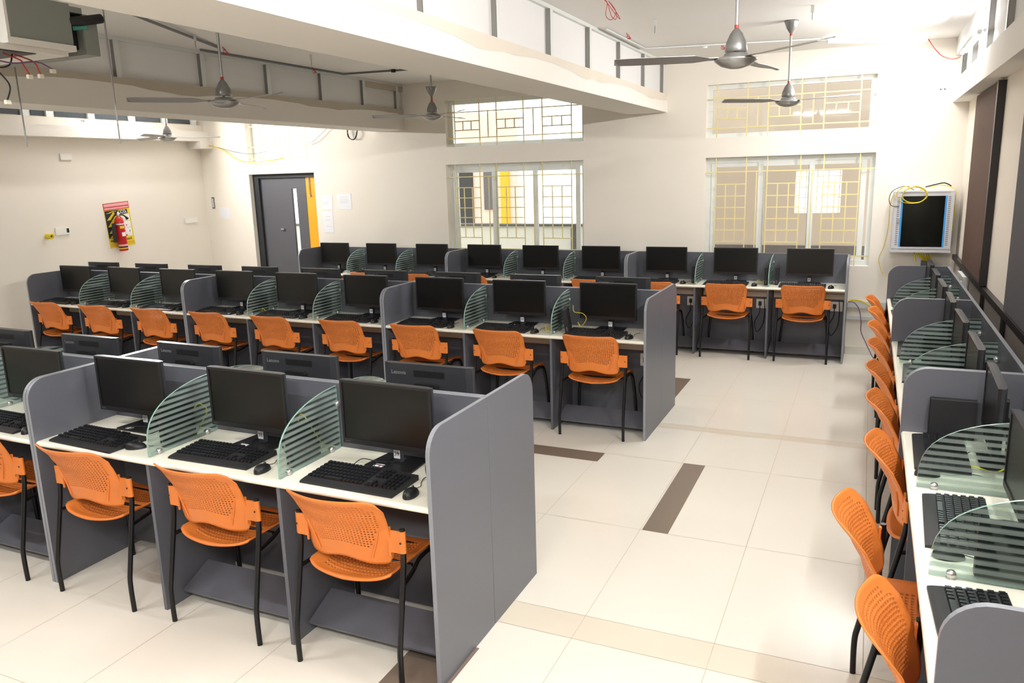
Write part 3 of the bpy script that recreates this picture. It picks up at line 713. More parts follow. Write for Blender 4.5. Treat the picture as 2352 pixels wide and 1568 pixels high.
# row R (side wall)
YRB = [7.85, 5.93, 3.88, 1.74]
ctop = [(0.025, 7.797), (0.08, 7.189), (0.087, 6.544), (0.074, 5.805), (0.043, 5.061), (0.077, 4.442), (0.057, 3.621), (-0.049, 2.816), (0.038, 2.207)]
for i in range(3):
    Uw = YRB[i] - YRB[i + 1]; un = Unit(XR + D, YRB[i], -P2)
    proto = make_desk(Uw, 'x', None); proto.location = un.o; proto.rotation_euler = (0, 0, un.rz)
    if i == 2: bpy.data.objects.remove([c for c in proto.children if c.name.startswith('footrest')][1])
    tag(proto, f'three-seat grey desk along the side wall, {["beside the rack cabinet", "between two others", "closest to the camera"][i]}', 'desk', 'desks along the side wall')
    for k in range(3):
        n = 3 * i + k + 1
        seat_items(un, Uw, k, 'R', n, 'mk' + ('p' if k < 2 and n not in (7,) else ''))
        cx, cy = ctop[n - 1]; sc_ = YRB[i] - Uw * (k + 0.5) / 3; cy = 0.10 + max(sc_ - 0.035, min(sc_ + 0.035, cy - 0.08))
        place(chair0, Vector((min(cx + 0.10, 0.148), cy - 0.10, 0)), -P2 + random.uniform(-0.015, 0.015), f'orange perforated chair with black legs, {ORD[n]} from the rack cabinet, side wall row', 'chair', 'orange chairs at the row along the side wall')
# extra small computers that lean or stand apart
o = dup(pc0, (XB - U / 3 + 0.085, YB - 0.29, ZW + 0.006), 0.12, 'small black computer leaning against the last glass divider, middle desk row', 'computer'); o.rotation_euler = (0, -0.16, 0.25)
dup(pc0, (XA - U / 3 + 0.06, YW - 0.2, ZW + 0.001), 0.05, 'small black computer beside the ninth monitor, back row', 'computer')
dup(pc0, (XR + 0.2, YRB[2] - 0.06, ZW + 0.001), -P2, 'small black computer flat against the grey divider panel of the side wall row', 'computer')
for p in (desk0, chair0, mon0, kb0, ms0, pc0):
    for c in list(p.children):
        for g in list(c.children): bpy.data.objects.remove(g)
        bpy.data.objects.remove(c)
    bpy.data.objects.remove(p)

# ------------------------------------------------------------------ network cables on desks
def cable(pts, r, m, label, cat='cable', name='network_cable', n=6, group=None):
    b = MB(); b.tube(smooth_pts(pts), r, m, n); o = b.build(name); return tag(o, label, cat, group)
z = ZW + 0.004
cable([(XC - 0.14, 2.60, z), (XC - 0.08, 2.64, z + 0.03), (XC - 0.03, 2.66, z + 0.01), (XC - 0.05, 2.72, z), (XC - 0.12, 2.71, z + 0.015)], 0.003, M['yellow'], 'yellow network cable curled beside the monitor tagged 39')
x = XC - U / 3
cable([(x - 0.20, 2.70, z + 0.0), (x - 0.13, 2.66, z + 0.16), (x - 0.07, 2.62, z + 0.19), (x - 0.03, 2.60, z + 0.17), (x - 0.02, 2.66, z + 0.06), (x - 0.05, 2.74, z)], 0.003, M['yellow'], 'yellow network cable arching over the small computer beside the monitor tagged 38')
x = XC - 2 * U / 3
cable([(x - 0.03, 2.66, z), (x - 0.025, 2.70, z + 0.05), (x - 0.02, 2.74, z + 0.11), (x - 0.06, 2.72, z + 0.14), (x - 0.10, 2.7, z + 0.05)], 0.003, M['yellow'], 'yellow network cable behind the glass divider beside the monitor tagged 37')
x = XB - U / 3
cable([(x + 0.09, 5.67, z + 0.19), (x + 0.10, 5.66, z + 0.14), (x + 0.17, 5.66, z + 0.13), (x + 0.20, 5.66, z + 0.09), (x + 0.16, 5.66, z + 0.03), (x + 0.13, 5.66, z + 0.06), (x + 0.19, 5.62, z), (x + 0.25, 5.64, z + 0.03)], 0.003, M['yellow'], 'tangled yellow network cable behind the leaning computer, middle desk row')
cable([(x - 0.12, 5.6, z + 0.04), (x - 0.10, 5.58, z), (x - 0.05, 5.56, z), (x - 0.12, 5.62, z + 0.01), (x - 0.06, 5.66, z + 0.04)], 0.003, M['yellow'], 'yellow network cable beside the monitor tagged 30')
for (xx, yy, zz, sc, lab) in [(XB - 2 * U + U / 3 - 0.08, 5.6, z, 1, 'yellow network cable by the sixth seat from the aisle, middle desk row'),
                              (XA - U - 0.1, 8.55, z + 0.12, 1, 'yellow network cable beside the fourth monitor from the aisle, back row'),
                              (XA - U / 3 - 0.16, 8.56, z, 1, 'yellow network cable beside the second monitor from the aisle, back row'),
                              (XA - 2 * U - 2 * U / 3 + 1.32, 8.55, z, 1, 'yellow network cable by the door-end desk of the back row')]:
    cable([(xx, yy, zz), (xx + 0.03, yy + 0.01, zz + 0.03), (xx + 0.07, yy + 0.02, zz + 0.01), (xx + 0.10, yy, zz + 0.04), (xx + 0.12, yy + 0.03, zz)], 0.003, M['yellow'], lab)
cable([(0.40, 3.45, z), (0.45, 3.43, z + 0.01), (0.52, 3.42, z), (0.58, 3.46, z + 0.03)], 0.004, M['yellow'], 'yellow network cable on the worktop behind the large glass divider, side wall row')
cable([(0.42, 4.9, z), (0.48, 4.85, z + 0.05), (0.52, 4.8, z + 0.03), (0.50, 4.72, z)], 0.003, M['yellow'], 'yellow network cable in the middle desk along the side wall')

cable([(XC - 0.22, 2.66, ZW + 0.05), (XC - 0.19, 2.60, z + 0.02), (XC - 0.13, 2.54, z), (XC - 0.05, 2.52, z), (XC - 0.03, 2.45, z)], 0.003, M['black'], 'thick black cable crossing the worktop beside the monitor tagged 39', name='monitor_cable')
cable([(XC - 0.55, 2.58, z), (XC - 0.52, 2.62, z + 0.025), (XC - 0.46, 2.63, z + 0.02), (XC - 0.42, 2.67, z + 0.005), (XC - 0.36, 2.72, z + 0.012)], 0.002, M['black'], 'thin black cable looping behind the keyboard of the monitor tagged 39', name='monitor_cable')
x = XC - U / 3
cable([(x - 0.24, 2.66, z + 0.01), (x - 0.20, 2.63, z), (x - 0.16, 2.60, z + 0.01), (x - 0.10, 2.58, z), (x - 0.07, 2.6, z + 0.01)], 0.003, M['black'], 'black cable lying beside the base of the monitor tagged 38', name='monitor_cable')
x = XC - 2 * U / 3
cable([(x - 0.62, 2.53, z), (x - 0.55, 2.56, z + 0.01), (x - 0.50, 2.60, z), (x - 0.42, 2.62, z + 0.015), (x - 0.36, 2.66, z + 0.01)], 0.0025, M['black'], 'black cable lying behind the keyboard of the monitor tagged 37', name='monitor_cable')

# ------------------------------------------------------------------ network rack cabinet on the back wall
o = empty('rack_cabinet', (0.47, YWALL - 0.001, 1.13)); tag(o, 'white wall-mounted network cabinet with dark glass door and blue strips', 'cabinet')
w2, dp, hh = 0.255, 0.30, 0.56
b = MB(); b.box(-w2, w2, -dp, 0, 0, hh, M['rackw'])
for sx in (-1, 1):
    for k in range(26): b.box(sx * 0.215 - 0.011, sx * 0.215 + 0.011, -dp - 0.0105, -dp - 0.0095, 0.05 + k * 0.018, 0.058 + k * 0.018, M['vent'])
for k in range(40): b.box(-0.2 + k * 0.0105, -0.196 + k * 0.0105, -dp - 0.002, -dp, hh - 0.02, hh - 0.008, M['vent'])
b.build('body', o)
b = MB(); b.box(-w2 + 0.003, w2 - 0.003, -dp - 0.01, -dp, 0.015, hh - 0.03, M['rackw']); d = b.build('door', o)
b = MB(); b.box(-0.178, 0.178, -dp - 0.0125, -dp - 0.0095, 0.035, hh - 0.045, M['rackglass']); b.build('glass', d)
for sx in (-1, 1):
    b = MB(); b.box(sx * 0.186 - 0.008, sx * 0.186 + 0.008, -dp - 0.0128, -dp - 0.0095, 0.035, hh - 0.045, M['blue']); b.build('blue_strip', d)
b = MB(); b.box(-0.215, -0.198, -dp - 0.03, -dp - 0.011, 0.27, 0.31, M['steel']); b.build('lock', d)
b = MB(); b.box(-w2 - 0.003, w2 + 0.003, -dp - 0.008, 0, -0.02, 0.0, M['rackw']); b.build('bottom_lip', o)
def ring(cx, cy, cz, rx, rz_, turns, r, m, tilt=0.0, ph=0, wob=0.01, seed=1):
    rnd = random.Random(seed); pts = []
    n = int(18 * turns)
    for i in range(n + 1):
        t = 2 * PI * i / 18 + ph; k = 1 + rnd.uniform(-wob, wob) * 4
        pts.append((cx + rx * k * math.cos(t), cy - 0.006 * i / 18 + tilt * math.sin(t), cz + rz_ * k * math.sin(t)))
    return pts
b = MB(); b.tube(smooth_pts(ring(0.385, 8.44, 1.655, 0.105, 0.075, 2.1, 0.005, None, -0.03), 3), 0.0048, M['yellow'], 6); b.tube(smooth_pts(ring(0.36, 8.43, 1.66, 0.13, 0.085, 1.05, 0.005, None, -0.03, seed=4), 3), 0.0035, M['yellow'], 6)
tag(b.build('cable_coil'), 'coil of yellow cable hanging over the front of the rack cabinet', 'cable')
b = MB(); b.tube(smooth_pts([(0.38, 8.47, 1.70), (0.30, 8.46, 1.74), (0.20, 8.46, 1.70), (0.17, 8.45, 1.63), (0.19, 8.46, 1.56), (0.26, 8.45, 1.55)]), 0.0035, M['black'], 6); tag(b.build('loose_cable'), 'thin dark cable looped at the corner of the rack cabinet', 'cable')
b = MB(); b.tube(smooth_pts([(0.48, 8.6, 1.725), (0.56, 8.62, 1.745), (0.64, 8.62, 1.76), (0.70, 8.62, 1.73)]), 0.006, M['black'], 6); b.tube(smooth_pts([(0.5, 8.55, 1.72), (0.6, 8.58, 1.74), (0.7, 8.6, 1.72), (0.735, 8.55, 1.68), (0.737, 8.54, 1.5), (0.735, 8.54, 1.32)]), 0.004, M['yellow'], 6)
tag(b.build('loose_cable'), 'black and yellow cables lying on top of the rack cabinet', 'cable')
b = MB(); rnd = random.Random(5); vs = []; fs = []; n = 14
for j in range(7):
    for i in range(n):
        t = 2 * PI * i / n; rr = (0.11 * (1 - (j / 6) ** 1.6) + 0.005) * rnd.uniform(0.85, 1.12); vs.append((0.36 + rr * math.cos(t), 8.6 + rr * 0.7 * math.sin(t), 1.691 + 0.085 * j / 6 * rnd.uniform(0.95, 1.05)))
for j in range(6):
    for i in range(n): i2 = (i + 1) % n; fs.append((j * n + i, j * n + i2, (j + 1) * n + i2, (j + 1) * n + i))
b.add(vs, fs, M['bag']); tag(b.build('plastic_bag'), 'crumpled translucent plastic bag on top of the rack cabinet', 'bag')
cable([(0.21, 8.6, 1.66), (0.185, 8.6, 1.55), (0.185, 8.66, 1.35), (0.16, 8.7, 1.15), (0.12, 8.72, 1.02), (0.15, 8.7, 0.9), (0.2, 8.66, 0.84)], 0.0035, M['yellow'], 'yellow cable hanging down the wall beside the rack cabinet')
b = MB(); b.box(0.50, 0.60, 8.66, 8.76, 0.6, 1.005, M['lam']); tag(b.build('cable_duct'), 'grey cable duct rising behind the desk below the rack cabinet', 'duct')
for k in range(7):
    x = 0.44 + 0.02 * k
    cable([(x, 8.62, 1.11), (x + 0.012, 8.66, 1.07), (0.52 + 0.01 * k, 8.70, 1.02), (0.52 + 0.01 * k, 8.71, 0.98)], 0.0055, M['yellow'], 'yellow cable running from the rack cabinet down into the grey duct', group='cables under the rack cabinet')
cable([(0.42, 8.6, 1.11), (0.435, 8.58, 1.06), (0.445, 8.57, 1.01)], 0.007, M['yellow'], 'short loose yellow cable end hanging under the rack cabinet')
# power sockets on the side wall below the rail
o = empty('switch_box', (XRW - 0.015, 7.6, 0.86)); tag(o, 'white switch box on the side wall behind the desks', 'switch box')
b = MB(); b.box(-0.045, 0, -0.22, 0.22, 0, 0.16, M['socket']); b.build('housing', o)
b = MB(); b.box(-0.05, -0.045, -0.19, -0.12, 0.04, 0.12, M['cream']); b.box(-0.053, -0.05, -0.165, -0.145, 0.08, 0.1, M['black']); b.build('switch', o)

# wall conduit and cable bundle between back row and side row
b = MB(); b.box(-0.145, 0.3, YWALL - 0.035, YWALL, 0.50, 0.565, M['trunk']); tag(b.build('cable_trunking'), 'upper grey cable trunking on the back wall beside the aisle-end desk', 'trunking')
b = MB(); b.box(-0.145, 0.3, YWALL - 0.03, YWALL, 0.375, 0.41, M['trunk']); tag(b.build('cable_trunking'), 'lower grey cable trunking on the back wall beside the aisle-end desk', 'trunking')
for k in range(3):
    cable([(-0.16, 8.66 + 0.008 * k, 0.56), (-0.10, 8.66, 0.585 + 0.006 * k), (0.0, 8.65, 0.575 + 0.005 * k), (0.1, 8.64, 0.52), (0.22, 8.62, 0.46)], 0.0045, M['yellow'], 'yellow cable sagging from the back row desk towards the side row', group='yellow cables between the rows')
cable([(-0.14, 8.655, 0.575), (-0.08, 8.64, 0.57), (-0.03, 8.63, 0.50), (-0.005, 8.62, 0.38), (0.0, 8.61, 0.28), (0.05, 8.55, 0.18), (0.12, 8.45, 0.06), (0.17, 8.4, 0.01)], 0.005, M['violet'], 'violet cable drooping to the floor beside the back row')

# ------------------------------------------------------------------ things on the walls
def paper(x0, x1, z0, z1, label, lines):
    b = MB(); b.box(x0, x1, YWALL - 0.0025, YWALL - 0.0008, z0, z1, M['paper'])
    for k, (a, c, zz) in enumerate(lines): b.box(x0 + a * (x1 - x0), x0 + c * (x1 - x0), YWALL - 0.0032, YWALL - 0.0026, z0 + zz * (z1 - z0) - 0.002, z0 + zz * (z1 - z0) + 0.002, M['lightink'])
    tag(b.build('notice_sheet'), label, 'notice')
paper(-6.80, -6.625, 1.55, 1.745, 'portrait paper notice beside the yellow door, upper of two stacked', [(0.3, 0.7, 0.85), (0.1, 0.8, 0.65), (0.1, 0.6, 0.5), (0.1, 0.7, 0.4)])
paper(-6.55, -6.315, 1.555, 1.765, 'landscape paper notice pinned beside the other notices', [(0.25, 0.75, 0.75), (0.2, 0.8, 0.6), (0.2, 0.8, 0.5), (0.2, 0.8, 0.4)])
paper(-6.805, -6.635, 1.24, 1.53, 'portrait paper notice beside the yellow door, lower of two stacked', [(0.3, 0.7, 0.75), (0.25, 0.75, 0.6), (0.3, 0.8, 0.3)])
paper(-8.65, -8.45, 1.44, 1.60, 'blank paper sheet on the wall on the hinge side of the door', [])
b = MB(); b.box(-8.775, -8.73, YWALL - 0.012, YWALL, 1.58, 1.745, M['vent']); b.box(-8.768, -8.737, YWALL - 0.015, YWALL - 0.012, 1.60, 1.725, M['trunk']); tag(b.build('switch_plate'), 'slim grey switch plate between room corner and door', 'switch')
# cable ring hanging from wall
b = MB(); b.tube(smooth_pts(ring(-6.2, YWALL - 0.03, 2.545, 0.075, 0.095, 3, 0.004, None, 0, seed=9), 2), 0.005, M['blackm'], 6); tag(b.build('cable_coil'), 'small black cable coil hanging on the wall above the notices', 'cable')
cable([(-8.86, 8.72, 2.50), (-8.70, 8.71, 2.49), (-8.4, 8.70, 2.40), (-8.15, 8.70, 2.26), (-7.9, 8.70, 2.22), (-7.6, 8.71, 2.225), (-7.4, 8.80, 2.26)], 0.006, M['yellow'], 'yellow cable draped from the corner across the transom above the door')
cable([(-8.86, 8.73, 2.51), (-8.5, 8.71, 2.44), (-8.2, 8.71, 2.37), (-7.9, 8.72, 2.33), (-7.7, 8.80, 2.36)], 0.004, M['vent'], 'thin grey cable beside the yellow one above the door')
cable([(-7.35, 8.80, 2.33), (-7.1, 8.74, 2.40), (-6.85, 8.73, 2.45), (-6.7, 8.73, 2.54), (-6.56, 8.73, 2.64)], 0.005, M['trunk'], 'pale cable rising across the transom to the wall above the notices')
# left wall plates
def plate(y0, y1, z0, z1, label, name='switch_plate', dark=False):
    o = empty(name, (XL + 0.0005, (y0 + y1) / 2, z0)); tag(o, label, 'switch plate'); b = MB(); b.box(0, 0.02, -(y1 - y0) / 2, (y1 - y0) / 2, 0, z1 - z0, M['socket']); b.build('cover', o)
    if dark:
        b = MB(); b.box(0.02, 0.024, (y1 - y0) / 2 - 0.05, (y1 - y0) / 2 - 0.02, 0.02, z1 - z0 - 0.015, M['black']); b.build('switch', o)
plate(6.35, 6.54, 1.39, 1.475, 'white switch plate with dark switch, beside a yellow socket', dark=True)
plate(8.34, 8.56, 1.395, 1.47, 'blank white plate on the side wall near the room corner')
plate(6.55, 6.70, 2.27, 2.345, 'small white junction plate high on the side wall')
o = empty('pipe_fitting', (XL + 0.001, 6.24, 1.385)); tag(o, 'short yellow pipe stub with dark opening sticking out of the wall', 'pipe')
b = MB(); b.lathe([(0.032, 0), (0.03, 0.09), (0.02, 0.09), (0.02, 0.05)], M['yellowp'], 16, R=Matrix.Rotation(P2, 3, 'Y')); b.build('sleeve', o)
b = MB(); b.lathe([(0.0, 0.052), (0.02, 0.052)], M['black'], 16, R=Matrix.Rotation(P2, 3, 'Y')); b.build('opening', o)

# safety poster and fire extinguisher on the left wall (seen along +y as "right")
def poster():
    o = empty('safety_poster', (XL + 0.002, 7.27, 1.17)); o.rotation_euler = (0.06, 0, 0); tag(o, 'red, yellow and black fire safety poster behind the extinguisher', 'poster')
    W, Hh = 0.385, 0.57; X = 0.0
    b = MB(); b.box(0, 0.003, -W / 2, W / 2, 0, Hh, M['yellowp'])
    def r(y0, y1, z0, z1, m, l=1): b.box(0.003, 0.003 + 0.0006 * l, y0 - W / 2, y1 - W / 2, z0, z1, m)
    r(0, W, 0.48, Hh, M['redp']); r(0.01, W - 0.01, 0.525, 0.56, M['pinkp'], 2); r(0.01, W - 0.01, 0.49, 0.510, M['pinkp'], 2)
    r(0.005, 0.2, 0.125, 0.475, M['ink'])
    for k in range(5):
        z0 = 0.10 + k * 0.085; p = [(0.02, z0), (0.02 + 0.05, z0), (0.19, z0 + 0.13), (0.15, z0 + 0.13)]
        p = [(max(0.007, min(0.198, y)) - W / 2, max(0.13, min(0.47, zz))) for y, zz in p]; b.prism(p, 'x', 0.0037, 0.0042, M['yellowp'])
    r(0.235, 0.345, 0.415, 0.47, M['ink'], 2)
    for z0, z1 in ((0.325, 0.405), (0.235, 0.318), (0.15, 0.228)): r(0.235, 0.365, z0, z1, M['paper'], 2)
    r(0.235, 0.285, 0.125, 0.145, M['redp'], 2); r(0.29, 0.365, 0.125, 0.145, M['paper'], 2)
    r(0.29, 0.305, 0.255, 0.275, M['redp'], 3); r(0.26, 0.27, 0.19, 0.21, M['redp'], 3); r(0.33, 0.338, 0.17, 0.20, M['ink'], 3)
    T = lambda y, z, l=0.0046: frame3((0, 1, 0), (0, 0, 1), (l, y - W / 2, z))
    text_mb(b, 'CO', 0.055, M['paper'], T(0.28, 0.443), bold=True); text_mb(b, '2', 0.028, M['paper'], T(0.325, 0.43), bold=True)
    text_mb(b, 'FIRE SAFE', 0.04, M['ink'], T(0.265, 0.085, 0.0036), bold=True); text_mb(b, 'KEEP', 0.04, M['ink'], T(0.055, 0.085, 0.0036), bold=True) if False else text_mb(b, 'FIRE', 0.04, M['ink'], T(0.055, 0.085, 0.0036), bold=True)
    for zz in (0.05, 0.035, 0.02): r(0.01, W - 0.01, zz, zz + 0.004, M['redp'])
    b.build('sheet', o)
poster()
o = empty('fire_extinguisher', (XL + 0.075, 7.215, 1.12)); o.rotation_euler = (0.05, 0, 0); tag(o, 'red fire extinguisher with black horn mounted on the side wall', 'fire extinguisher')
b = MB(); b.lathe([(0, 0), (0.05, 0), (0.055, 0.012), (0.055, 0.37), (0.048, 0.41), (0.03, 0.435), (0.018, 0.445), (0, 0.445)], M['red'], 24); b.build('cylinder_body', o)
for (z0, z1, m) in ((0.028, 0.04, M['yellowp']), (0.045, 0.06, M['ink']), (0.062, 0.085, M['pinkp']), (0.34, 0.352, M['paper'])):
    b = MB(); b.lathe([(0.0556, z0), (0.0556, z1)], m, 24); b.build('printed_band', o)
b = MB()
for a in range(5):
    t0 = -0.5 + a * 0.2; b.add([(0.0558 * math.cos(t), 0.0558 * math.sin(t), zz) for t in (t0, t0 + 0.2) for zz in (0.19, 0.24)], [(0, 2, 3, 1)], M['paper'])
    b.add([(0.0558 * math.cos(t), 0.0558 * math.sin(t), zz) for t in (t0 - 0.2, t0) for zz in (0.29, 0.32)], [(0, 2, 3, 1)], M['yellowp'])
b.build('instruction_label', o)
b = MB(); b.lathe([(0.016, 0.445), (0.02, 0.455), (0.014, 0.50), (0, 0.50)], M['steel'], 14); b.box(-0.01, 0.01, -0.045, 0.03, 0.49, 0.505, M['black']); b.box(-0.01, 0.01, -0.055, 0.025, 0.515, 0.525, M['black']); b.build('valve', o)
b = MB(); b.tube(smooth_pts([(0.01, 0.02, 0.46), (0.015, 0.06, 0.455), (0.02, 0.09, 0.43), (0.02, 0.115, 0.40)]), [0.009] * 12 + [0.010, 0.012, 0.014, 0.016, 0.018, 0.02, 0.02], M['black'], 10); b.build('discharge_horn', o)
b = MB(); b.tube([(0.0, -0.085, 0.36), (0.0, -0.10, 0.25), (0.0, -0.10, 0.12)], 0.024, M['blackm'], 10); b.build('hose', o)

# ------------------------------------------------------------------ ceiling fans
def fan(x, y, zh, phis, label, canopy=None):
    o = empty('ceiling_fan', (x, y, zh)); tag(o, label, 'ceiling fan', 'ceiling fans')
    b = MB(); b.lathe([(0.0, -0.035), (0.03, -0.034), (0.07, -0.022), (0.1, 0.0), (0.102, 0.008), (0.085, 0.016), (0.06, 0.022), (0.055, 0.034), (0.0, 0.036)], M['fanl'], 32); b.build('motor_bowl', o)
    b = MB(); b.lathe([(0.05, 0.042), (0.054, 0.05), (0.048, 0.085), (0.03, 0.125), (0.012, 0.148), (0.009, 0.15)], M['fan'], 24); b.lathe([(0.05, 0.042), (0, 0.044)], M['fan'], 24); b.build('lower_canopy', o)
    b = MB(); b.tube([(0, 0, 0.03), (0, 0, CEIL - zh - 0.001)], 0.009, M['fanl'], 10); b.build('down_rod', o)
    zc = CEIL - zh if canopy is None else canopy
    b = MB(); b.lathe([(0.0, zc - 0.002), (0.055, zc - 0.002), (0.054, zc - 0.012), (0.035, zc - 0.06), (0.013, zc - 0.095), (0.009, zc - 0.1)], M['fan'], 24); b.build('upper_canopy', o)
    b = MB(); b.lathe([(0.0105, zc - 0.115), (0.0105, zc - 0.1)], M['redwire'], 10); b.build('grommet', o)
    b = MB(); b.lathe([(0.0105, 0.15), (0.0105, 0.165)], M['redwire'], 10); b.build('grommet', o)
    for ph in phis:
        R = Matrix.Rotation(ph, 3, 'Z'); vs = []; fs = []
        prof = [(0.085, 0.022), (0.13, 0.028), (0.2, 0.055), (0.35, 0.062), (0.5, 0.058), (0.56, 0.05), (0.585, 0.025)]
        for (r, w) in prof:
            for (s, dz) in ((-1, -0.008), (1, 0.010)):
                for t in (0.0, 0.003): vs.append(R @ Vector((r, s * w + (0.015 if r > 0.15 else 0), 0.012 + dz * (1 if r > 0.15 else 0.3) + t)))
        for i in range(len(prof) - 1):
            a = i * 4; c = a + 4
            fs += [(a, c, c + 2, a + 2), (a + 1, a + 3, c + 3, c + 1), (a, a + 1, c + 1, c), (a + 2, c + 2, c + 3, a + 3)]
        e = (len(prof) - 1) * 4; fs += [(0, 2, 3, 1), (e, e + 1, e + 3, e + 2)]
        b = MB(); b.add(vs, fs, M['blade']); b.build('blade', o)
rad = math.radians
fan(-0.635, 4.09, 2.464, [rad(a) for a in (-42, 78, 198)], 'large ceiling fan above the aisle, its rod cover slipped, closest to the camera')
fan(-0.655, 6.96, 2.464, [rad(a) for a in (-23, 97, 217)], 'ceiling fan on a long rod in front of the high window beside the rack cabinet')
fan(-3.95, 4.15, 2.472, [rad(a) for a in (-14, 106, 226)], 'ceiling fan between the two beams, beside the air conditioner')
fan(-3.975, 6.96, 2.528, [rad(a) for a in (206, 86, -34)], 'ceiling fan between the beams near the high window above the middle windows', canopy=0.285)
fan(-7.55, 6.96, 2.475, [rad(a) for a in (50, 170, 290)], 'ceiling fan in the far bay in front of the lit wall tube')

# ------------------------------------------------------------------ air conditioner cassette and rods
o = empty('air_conditioner', (-4.42, 2.7, 2.67)); tag(o, 'grey ceiling air conditioner cassette hanging open with loose wires', 'air conditioner')
b = MB(); b.box(-0.9, 0.42, 0.075, 0.425, 0.035, 0.25, M['acgrey']); b.build('casing', o)
b = MB(); b.box(-0.9, 0.418, 0.06, 0.0745, 0.037, 0.248, M['foam']); b.build('end_lining', o)
b = MB(); b.box(-0.91, 0.43, 0.05, 0.43, 0.005, 0.035, M['foam']); b.box(-0.89, 0.40, -0.10, 0.40, -0.02, 0.004, M['foam']); b.build('lower_rim', o)
b = MB(); b.box(-0.8, 0.36, -0.08, 0.24, -0.024, -0.0195, M['black']); b.build('open_tray', o)
b = MB(); b.box(-0.42, 0.36, 0.425, 0.50, 0.03, 0.22, M['black']); b.box(-0.42, 0.42, 0.50, 0.585, 0.0, 0.21, M['acgrey']); b.box(0.36, 0.42, 0.425, 0.50, 0.21, 0.24, M['acgrey']); b.build('service_box', o)
b = MB(); b.tube(smooth_pts([(0.40, 0.43, 0.165), (0.43, 0.50, 0.175), (0.44, 0.60, 0.20)]), 0.026, M['black'], 10); b.build('insulated_pipe', o)
b = MB(); b.tube(smooth_pts([(0.38, 0.46, 0.14), (0.42, 0.52, 0.15)]), 0.018, M['teal'], 10); b.build('drain_fitting', o)
rnd = random.Random(11)
for k, (m, pts) in enumerate([(M['violet'], [(0.3, -0.12, -0.03), (0.35, 0.0, -0.07), (0.34, 0.12, -0.08), (0.34, 0.25, -0.06), (0.35, 0.33, -0.09)]), (M['redwire'], [(0.3, 0.1, -0.03), (0.34, 0.16, -0.06), (0.33, 0.18, -0.08), (0.34, 0.20, -0.13)]),
                              (M['blackm'], [(0.3, -0.2, 0.03), (0.35, -0.05, -0.05), (0.36, 0.03, -0.14), (0.36, 0.07, -0.20), (0.36, 0.045, -0.27)]), (M['redwire'], [(0.3, 0.16, -0.03), (0.33, 0.24, -0.06), (0.33, 0.27, -0.12)]),
                              (M['blackm'], [(0.3, 0.15, -0.03), (0.34, 0.1, -0.09), (0.35, 0.04, -0.11), (0.35, 0.0, -0.10)])]):
    b = MB(); b.tube(smooth_pts(pts), 0.004, m, 6); e = pts[-1]; b.box(e[0] - 0.01, e[0] + 0.01, e[1] - 0.012, e[1] + 0.012, e[2] - 0.02, e[2], M['cream']); b.build('wire', o)
def rod(x, y, zb, zt, label):
    b = MB(); b.tube([(x, y, zb), (x, y, zt)], 0.0045, M['studdark'], 8); tag(b.build('threaded_rod'), label, 'rod', 'threaded rods')
rod(-3.965, 3.31, 2.19, CEIL - 0.001, 'threaded steel rod hanging from the ceiling beside the air conditioner pipe')
rod(-4.88, 3.38, 2.21, CEIL - 0.001, 'threaded steel rod hanging from the ceiling behind the air conditioner')

# ------------------------------------------------------------------ ceiling conduits, hooks and wires
def pipe(pts, r, m, label): b = MB(); b.tube(pts, r, m, 8); return tag(b.build('conduit_pipe'), label, 'pipe')
zc = CEIL - 0.012
pipe([(-3.95, 3.30, zc - 0.12), (-4.6, 4.2, zc - 0.02), (-5.14, 5.40, zc - 0.0)], 0.011, M['vent'], 'grey conduit running from the air conditioner to the beam')
pipe([(-3.86, 3.36, zc - 0.10), (-4.2, 4.1, zc), (-3.9, 4.75, zc)], 0.009, M['vent'], 'short grey conduit branching towards the fan beside the air conditioner')
pipe([(-5.35, 5.4, zc), (-5.35, 7.45, zc), (-3.2, 7.75, zc)], 0.010, M['vent'], 'grey conduit across the ceiling between the beams near the back wall')
pipe([(-2.02, 6.4, zc), (-2.02, 7.62, zc), (-0.5, 8.0, zc)], 0.009, M['trunk'], 'white conduit along the bulkhead and ceiling above the aisle')
def hook(x, y, label):
    b = MB(); b.box(x - 0.012, x + 0.012, y - 0.002, y + 0.002, CEIL - 0.05, CEIL - 0.0005, M['stud']); b.tube([(x, y, CEIL - 0.045), (x, y, CEIL - 0.10)], 0.0025, M['vent'], 6); tag(b.build('ceiling_bracket'), label, 'bracket', 'ceiling brackets')
hook(-1.594, 6.3, 'small steel bracket on the aisle bay ceiling beside the bulkhead'); hook(-0.462, 6.4, 'small steel bracket on the aisle bay ceiling above the two fans')
hook(-4.803, 6.2, 'small steel bracket on the ceiling midway between the two beams'); hook(-4.87, 4.87, 'small steel bracket on the ceiling near the air conditioner')
for (x, y, s, lab) in [(-1.72, 5.42, 1, 'loop of loose red wires hanging from the aisle bay ceiling'), (-1.95, 6.75, 0.35, 'short red wire ends at the bulkhead conduit'), (-1.35, 7.80, 0.4, 'short red wires at the white ceiling junction'), (-5.33, 6.89, 0.4, 'short red wires beside the beam conduit'), (-5.12, 5.42, 0.5, 'short dark red wires at the end of the conduit above the fan')]:
    b = MB()
    for k in range(3):
        q = 0.03 * k; b.tube(smooth_pts([(x, y, CEIL - 0.001), (x + 0.02 * s, y, CEIL - 0.02), (x + (0.01 + q) * s, y + q * s, CEIL - 0.01 - 0.09 * s), (x + (0.05 + q) * s, y, CEIL - 0.01 - 0.12 * s), (x + (0.08) * s, y, CEIL - 0.01 - 0.07 * s), (x + 0.03 * s, y, CEIL - 0.01)]), 0.0022, M['redwire'], 5)
    tag(b.build('loose_wires'), lab, 'wire')
